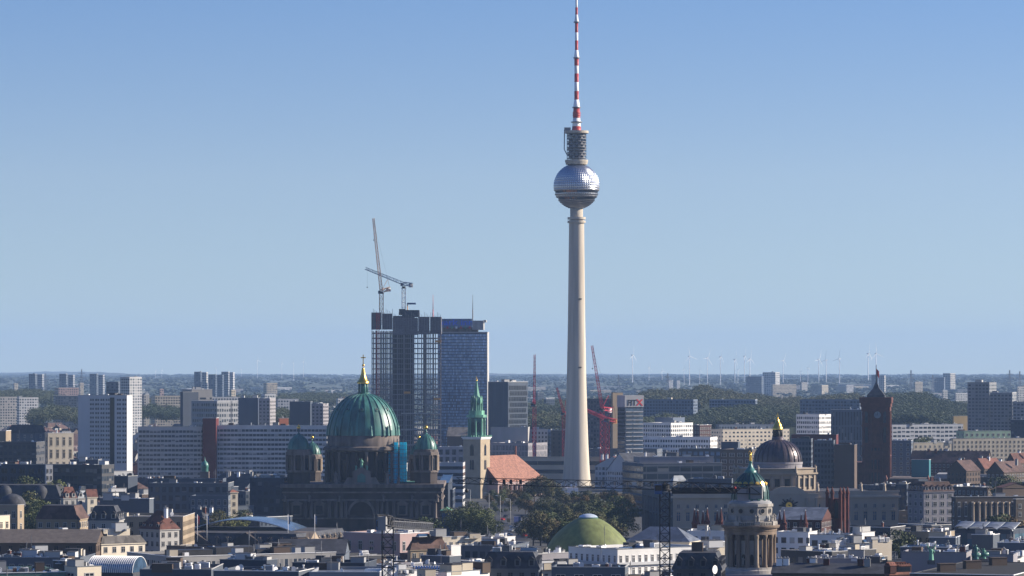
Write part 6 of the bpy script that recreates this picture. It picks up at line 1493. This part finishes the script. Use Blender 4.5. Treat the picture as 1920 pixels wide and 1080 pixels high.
for k, (px, yt, D) in enumerate(PK):
    tree("%s tree %s, %s from left in the park under the tall tower" % ("dark green" if rnd.random() < .5 else "brownish", "with broad crown" if D < 1800 else "farther back", ORD[k]), px, yt, D, "trees in the park under the tower", rnd.uniform(.95, 1.25))
for k, (px, yt, D) in enumerate(((38, 931, 1585), (52, 927, 1600), (66, 930, 1590), (80, 944, 1570), (92, 956, 1560))): tree("big dark tree at the left edge, %s of five from the left" % ORD[k], px, yt, D, "big trees before the mansard hall", 1.0)
for k, (px, yt, D) in enumerate(((1718, 818, 2560), (1730, 814, 2600), (1742, 816, 2580), (1806, 986, 1440), (1882, 899, 1880), (1898, 898, 1890), (1912, 901, 1880), (1690, 1003, 1290), (1678, 1006, 1300), (1564, 999, 1320), (795, 978, 1400), (828, 992, 1400), (405, 962, 1600), (432, 965, 1610), (453, 962, 1620), (45, 902, 1690), (62, 905, 1690), (92, 907, 1680), (1880, 957, 1480), (1889, 953, 1490))):
    tree(["left one of three trees rising in front of the white balconied flats", "middle one of three trees rising in front of the white balconied flats", "right one of three trees rising in front of the white balconied flats", "tree at the left end of the scalloped glass hall", "left tree of three behind the gravel roof at right", "middle tree of three behind the gravel roof at right", "right tree of three behind the gravel roof at right", "right small tree at the foot of the palace's right end", "left small tree at the foot of the palace's right end", "small tree right of the brick church hall", "small bright tree between crane jib and cathedral", "small tree between lilac palace and cream gallery", "reddish tree before the curved grey office, left one", "reddish tree before the curved grey office, right one", "small tree left of the dark blue glass office", "roof-level tree before the dark blue office, left one", "roof-level tree before the dark blue office, middle one", "roof-level tree before the dark blue office, right one", "left tree before the dark colonnaded palace", "right tree before the dark colonnaded palace"][k], px, yt, D, None, 1.0)
def interp(pts, x):
    for (a, ya), (b, yb) in zip(pts, pts[1:]):
        if a <= x <= b: return ya + (yb - ya) * (x - a) / (b - a)
    return pts[0][1] if x < pts[0][0] else pts[-1][1]
def woods(label, tops, D0, D1, n, h=(9, 18), nq=300, size=.052, drop=0.0, m=leaf_wood, base=None, name="woodland", wide=1.0):
    """one mass of far trees: their tops reach the curve at D1 and sink by drop pixels towards D0"""
    rs = np.random.RandomState(int(tops[0][0] + D0)); P = [crown_arrays(50 + k, nq, size, 12) for k in range(5)]; out = []
    x0, x1 = tops[0][0], tops[-1][0]
    for _ in range(n):
        px, f = rs.uniform(x0, x1), rs.rand(); D = D0 + (D1 - D0) * f; hh = rs.uniform(*h)
        y = interp(tops, px) + drop * (1 - f) + rs.uniform(0, 2.5)
        zt = PZ(y, D) if base is None else terr(D) + hh
        s_ = np.array([hh * rs.uniform(1.0, 1.5) * wide, hh * rs.uniform(1.0, 1.5) * wide, hh])
        out.append(P[rs.randint(5)] * s_ + np.array([PX(px, D), D, zt - hh * .5]))
    o = put(name, quads_mesh(name, np.concatenate(out), m)); tag(o, label, None, None, "stuff")
def mound(name, label, tops, D0, D1, drop, sub):
    g = MB(); n_ = 40
    x0, x1 = tops[0][0], tops[-1][0]; rows = 8
    for j in range(rows + 1):
        f = j / rows; D = D0 + (D1 - D0) * f
        for i in range(n_ + 1):
            px = x0 + (x1 - x0) * i / n_; e = min(1, min(i, n_ - i) / 4) * min(1, (rows - j) / 1 if j == rows else 1)
            z = max(-2, (PZ(interp(tops, px) + drop * (1 - f), D) - sub)) * e + -2 * (1 - e)
            if j == 0: z = min(z, 0) - 2
            g.v.append((PX(px, D), D, z))
    for j in range(rows):
        for i in range(n_):
            a = j * (n_ + 1) + i; g.f.append((a, a + 1, a + n_ + 2, a + n_ + 1)); g.mi.append(0); g.sm.append(True)
    tag(g.build(name, mat("forest_floor", (.02, .03, .015), .95)), label, None, None, "structure")
T1 = [(1190, 748), (1205, 727), (1240, 723), (1300, 722), (1320, 713), (1345, 722), (1400, 731), (1480, 738), (1560, 735), (1625, 730)]
woods("back crest of the wooded hill right of the tower", T1, 3900, 4600, 900, drop=26); mound("hill", "back crest of the wooded hill", T1, 3850, 4650, 28, 12)
T2 = [(1245, 782), (1290, 769), (1330, 758), (1400, 751), (1470, 753), (1520, 757), (1600, 767)]
woods("front slope of the wooded hill right of the tower", T2, 3380, 3800, 620, drop=24); mound("hill", "front slope of the wooded hill", T2, 3340, 3850, 26, 12)
T3 = [(1655, 732), (1700, 728), (1735, 728), (1765, 738), (1790, 748), (1825, 762)]
woods("wooded hill right of the clock tower", T3, 3500, 4300, 760, drop=42); mound("hill", "wooded hill right of the clock tower", T3, 3450, 4350, 44, 12)
for lb, tp, D0, D1, n_ in (("dark trees at the far left edge", [(-20, 728), (60, 724), (115, 728)], 4700, 5400, 260), ("trees around the ribbed dark block", [(60, 762), (100, 752), (150, 758)], 3500, 4000, 140), ("trees right of the white balconied tower", [(262, 742), (300, 737), (345, 742)], 4500, 5200, 160),
                           ("dark tree belt behind the green dome", [(430, 737), (520, 732), (600, 730), (670, 734)], 5000, 5800, 420), ("trees between the slim red crane and the shaft", [(985, 752), (1020, 742), (1065, 744)], 4200, 4900, 200), ("low trees below the kinked red crane", [(990, 772), (1020, 764), (1065, 768)], 3400, 3700, 120),
                           ("trees behind the red cranes", [(1090, 742), (1150, 738), (1210, 744)], 4600, 5400, 260), ("trees among the punched grey towers", [(510, 766), (530, 756), (548, 762)], 3300, 3600, 60), ("trees above the far cream slab", [(240, 756), (290, 752), (345, 756)], 3900, 4200, 80), ("trees between flats and hill at right", [(1640, 792), (1740, 788), (1820, 796)], 3050, 3350, 160), ("trees below the blue slab right of the roof sign", [(1203, 772), (1250, 768), (1300, 776)], 3150, 3550, 130),
                           ("trees right of the grey tower blocks", [(1890, 750), (1925, 745), (1960, 748)], 4000, 4600, 90), ("trees left of the grey tower blocks", [(1760, 752), (1800, 746), (1830, 752)], 4300, 4700, 110)):
    woods(lb, tp, D0, D1, n_, drop=14)
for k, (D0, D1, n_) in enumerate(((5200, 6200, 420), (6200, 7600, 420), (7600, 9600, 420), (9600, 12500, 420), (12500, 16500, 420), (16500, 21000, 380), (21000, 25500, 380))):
    woods("%s belt of hazy woods across the far plain" % ORD[k], [(-420, 0), (2340, 0)], D0, D1, int(n_ * 1.36), (13, 20), 60, .13, m=leaf_hazed, base=True, wide=1.0 + D0 / 5200)

# ------------------------------------------------------------------ wind turbines and pylons on the horizon
tb = MB(); tb.lathe([(2.6, 0), (2.2, 40), (1.5, 98)], 10)
T_TOW = tb.mesh("turbine_tower", white_paint); nb = MB().box(-1.9, 1.9, -3, 7, -1.9, 2.1, 0, True); nb.lathe([(1.7, -.5), (1.2, .5), (.2, 1.6)], 8); T_NAC = nb.mesh("turbine_nacelle", white_paint)
bb = MB(); bb.face([(-.5, 0, 0), (.9, 0, 2), (1.9, 0, 10), (.4, 0, 46), (0, 0, 47), (-.6, 0, 10)]); bb.face([(-.5, .5, 0), (-.6, .5, 10), (0, .1, 47), (.4, .1, 46), (1.9, .5, 10), (.9, .5, 2)]); bb.tube((0, .2, 0), (0, .2, 46), .7, 4, r2=.15); T_BL = bb.mesh("turbine_blade", white_paint)
TURB = [(1188, 666, 1), (1219, 689, .55), (1243, 695, .5), (1284, 692, .55), (1294, 668, 1), (1314, 694, .5), (1328, 671, .9), (1353, 669, .9), (1380, 674, 1), (1386, 693, .5), (1398, 668, .9), (1408, 673, 1), (1470, 676, .8), (1503, 696, .5), (1517, 690, .6), (1537, 674, 1), (1547, 675, 1), (1572, 673, 1.05), (1630, 663, 1.1), (1644, 663, 1.1),
        (530, 681, .5), (549, 680, .5), (570, 678, .6), (484, 676, .6), (451, 692, .4), (305, 694, .4), (293, 696, .4), (404, 690, .5)]
TURB.sort()
for k, (px, yh, s_) in enumerate(TURB):
    D = 11500 if px > 1100 else 14500; z = PZ(yh, D)
    t_ = thing("wind_turbine", "white wind turbine on the hazy horizon, %s from left of the row" % ORD[k], "wind turbine", (PX(px, D), D, z), R(rnd.choice((58, 66, 72, -62, 40)) + rnd.uniform(-6, 6)), "wind turbines on the horizon")
    hub = z - terr(D)
    put('tower', T_TOW, t_, (0, 4, -hub), None, (s_ * .55, s_ * .55, hub / 98)); put('nacelle', T_NAC, t_, (0, 4, 0), None, (s_ * .65,) * 3)
    ph = rnd.uniform(-25, 25)
    for q in range(3):
        o = put('blade', T_BL, t_, (0, 0, 0), None, (.5 * s_, .6, .72 * s_)); o.rotation_euler = (0, R(ph + 120 * q), 0)
for k, (px, yt) in enumerate(((85, 700), (153, 692), (1160, 703), (1252, 700), (1708, 694), (1749, 703), (1893, 694), (1912, 696))):
    D = 8200; z0 = terr(D); h = PZ(yt, D) - z0
    t_ = thing("power_pylon", "grey lattice power pylon on the horizon, %s of eight from left" % ORD[k], "pylon", (PX(px, D), D, z0), R(20), "power pylons on the horizon")
    MB().lattice((0, 0, 0), (0, 0, h), 7, .38, 9, up=(0, 1, 0), taper=.2).build('mast', grey_steel, t_)
    for f_, w_ in ((.72, 11), (.86, 8)): MB().lattice((-w_, 0, h * f_), (w_, 0, h * f_), 1.2, .26, 6).build('cross_arm', grey_steel, t_)

# ------------------------------------------------------------------ street furniture, tents and cars below the trees
for k, (px, yt, D) in enumerate(((867, 930, 1950), (882, 918, 2000), (905, 953, 1760), (917, 925, 1880), (938, 930, 1930), (957, 936, 1850), (1134, 938, 1900))):
    t_ = thing("street_lamp", "tall thin street lamp by the park trees, %s of seven from left" % ORD[k], "street lamp", (PX(px, D), D, 0), 0, "street lamps by the park")
    h = PZ(yt, D); MB().tube((0, 0, 0), (0, 0, h), .2, 6, r2=.1).build('pole', pale_conc, t_)
    MB().tube((0, 0, h), (-1.8, 0, h + .25), .08, 5).build('arm', pale_conc, t_); MB().box(-2.6, -1.6, -.25, .25, h + .1, h + .4, 0, True).build('lamp_head', white_paint, t_)
for k in range(5):
    D = 2330; px = 1044 + 9 * k
    t_ = thing("marquee_tent", "white peaked tent beside the shaft foot, %s of five from left" % ORD[k], "tent", (PX(px, D), D, 0), 0, "white tents behind the park trees")
    MB().box(-1.4, 1.4, -1.4, 1.4, 0, PZ(915, D)).build('side_sheet', white_paint, t_); MB().lathe([(2.2, PZ(915, D)), (.9, PZ(911, D)), (.05, PZ(905.5, D))], 4, rot=math.pi / 4, smooth=False).build('canopy', white_paint, t_)
t_ = thing("video_screen", "lilac and blue street screen on the dark road below the trees", "screen", (PX(970, 1870), 1870, 0)); MB().box(-1.8, 1.8, -.2, .2, 2, 5, 0, True).build('panel', mat("screen_lilac", (.40, .40, .62), .4), t_); MB().box(.6, 1.8, -.24, -.2, 2, 5).build('blue_field', crane_blue, t_); MB().tube((0, .1, 0), (0, .1, 2), .2, 6).build('post', dark_steel, t_)
t_ = thing("road_sign", "yellowish road sign left of the lilac street screen", "road sign", (PX(954, 1860), 1860, 0)); MB().box(-1.0, 1.0, -.08, .08, 2.4, 4.4, 0, True).build('panel', wallm('ochre'), t_); MB().tube((0, .1, 0), (0, .1, 2.4), .1, 6).build('post', grey_steel, t_)
tag(MB().face([(PX(905, 1500), 1500, .02), (PX(985, 1500), 1500, .02), (PX(985, 2250), 2250, .02), (PX(935, 2250), 2250, .02)]).build("road", asphalt), "dark road running between the park trees", None, None, "structure")
def car(label, px, D, m, rz):
    t_ = thing("car", label, "car", (PX(px, D), D, .03), rz, "cars on the road below the trees")
    b = MB(); b.extrude_y([(-2.2, .35), (2.2, .35), (2.25, .8), (1.3, .95), (.7, 1.45), (-1.2, 1.48), (-2.0, 1.0), (-2.25, .9)], -.88, .88); b.build('body', m, t_)
    g = MB(); g.extrude_y([(1.2, .98), (.66, 1.40), (-1.12, 1.42), (-1.8, 1.0)], -.9, .9); g.build('windows', glass, t_)
    for x in (-1.4, 1.4):
        for y in (-.85, .85): MB().tube((x, y - .1, .33), (x, y + .1, .33), .33, 12).build('wheel', dark_steel, t_)
cm = [mat("car_white", (.7, .7, .7), .25), mat("car_black", (.02, .02, .025), .2), mat("car_red", (.4, .03, .03), .25), mat("car_silver", (.4, .42, .44), .25, .5)]
cn_ = ["white", "black", "red", "silver"]
for k in range(16):
    px, D = 921 + 5.3 * k + rnd.uniform(-1, 1), 1740 + 45 * (k % 6) + rnd.uniform(0, 20); c = (0, 1, 3, 1, 2, 1, 0, 3)[k % 8]
    car("%s car on the dark road below the trees, %s from left" % (cn_[c], ORD[k]), px, D, cm[c], R(rnd.choice((75, 255, 85, 10))))
# ------------------------------------------------------------------ the air
m, t, b = new_mat("air")
t.nodes.remove(b)
pv = nd(t, "ShaderNodeVolumePrincipled")
pv.inputs["Color"].default_value = (0.40, 0.61, 0.95, 1)
pv.inputs["Density"].default_value = 3.6e-5
pv.inputs["Anisotropy"].default_value = 0.0
t.links.new(pv.outputs[0], t.nodes["Material Output"].inputs["Volume"])
hz = MB().box(-9000, 9000, -300, 31000, -12, 420, bottom=True).build("haze", m)
tag(hz, "thin blue haze lying over the whole city", None, None, "stuff")
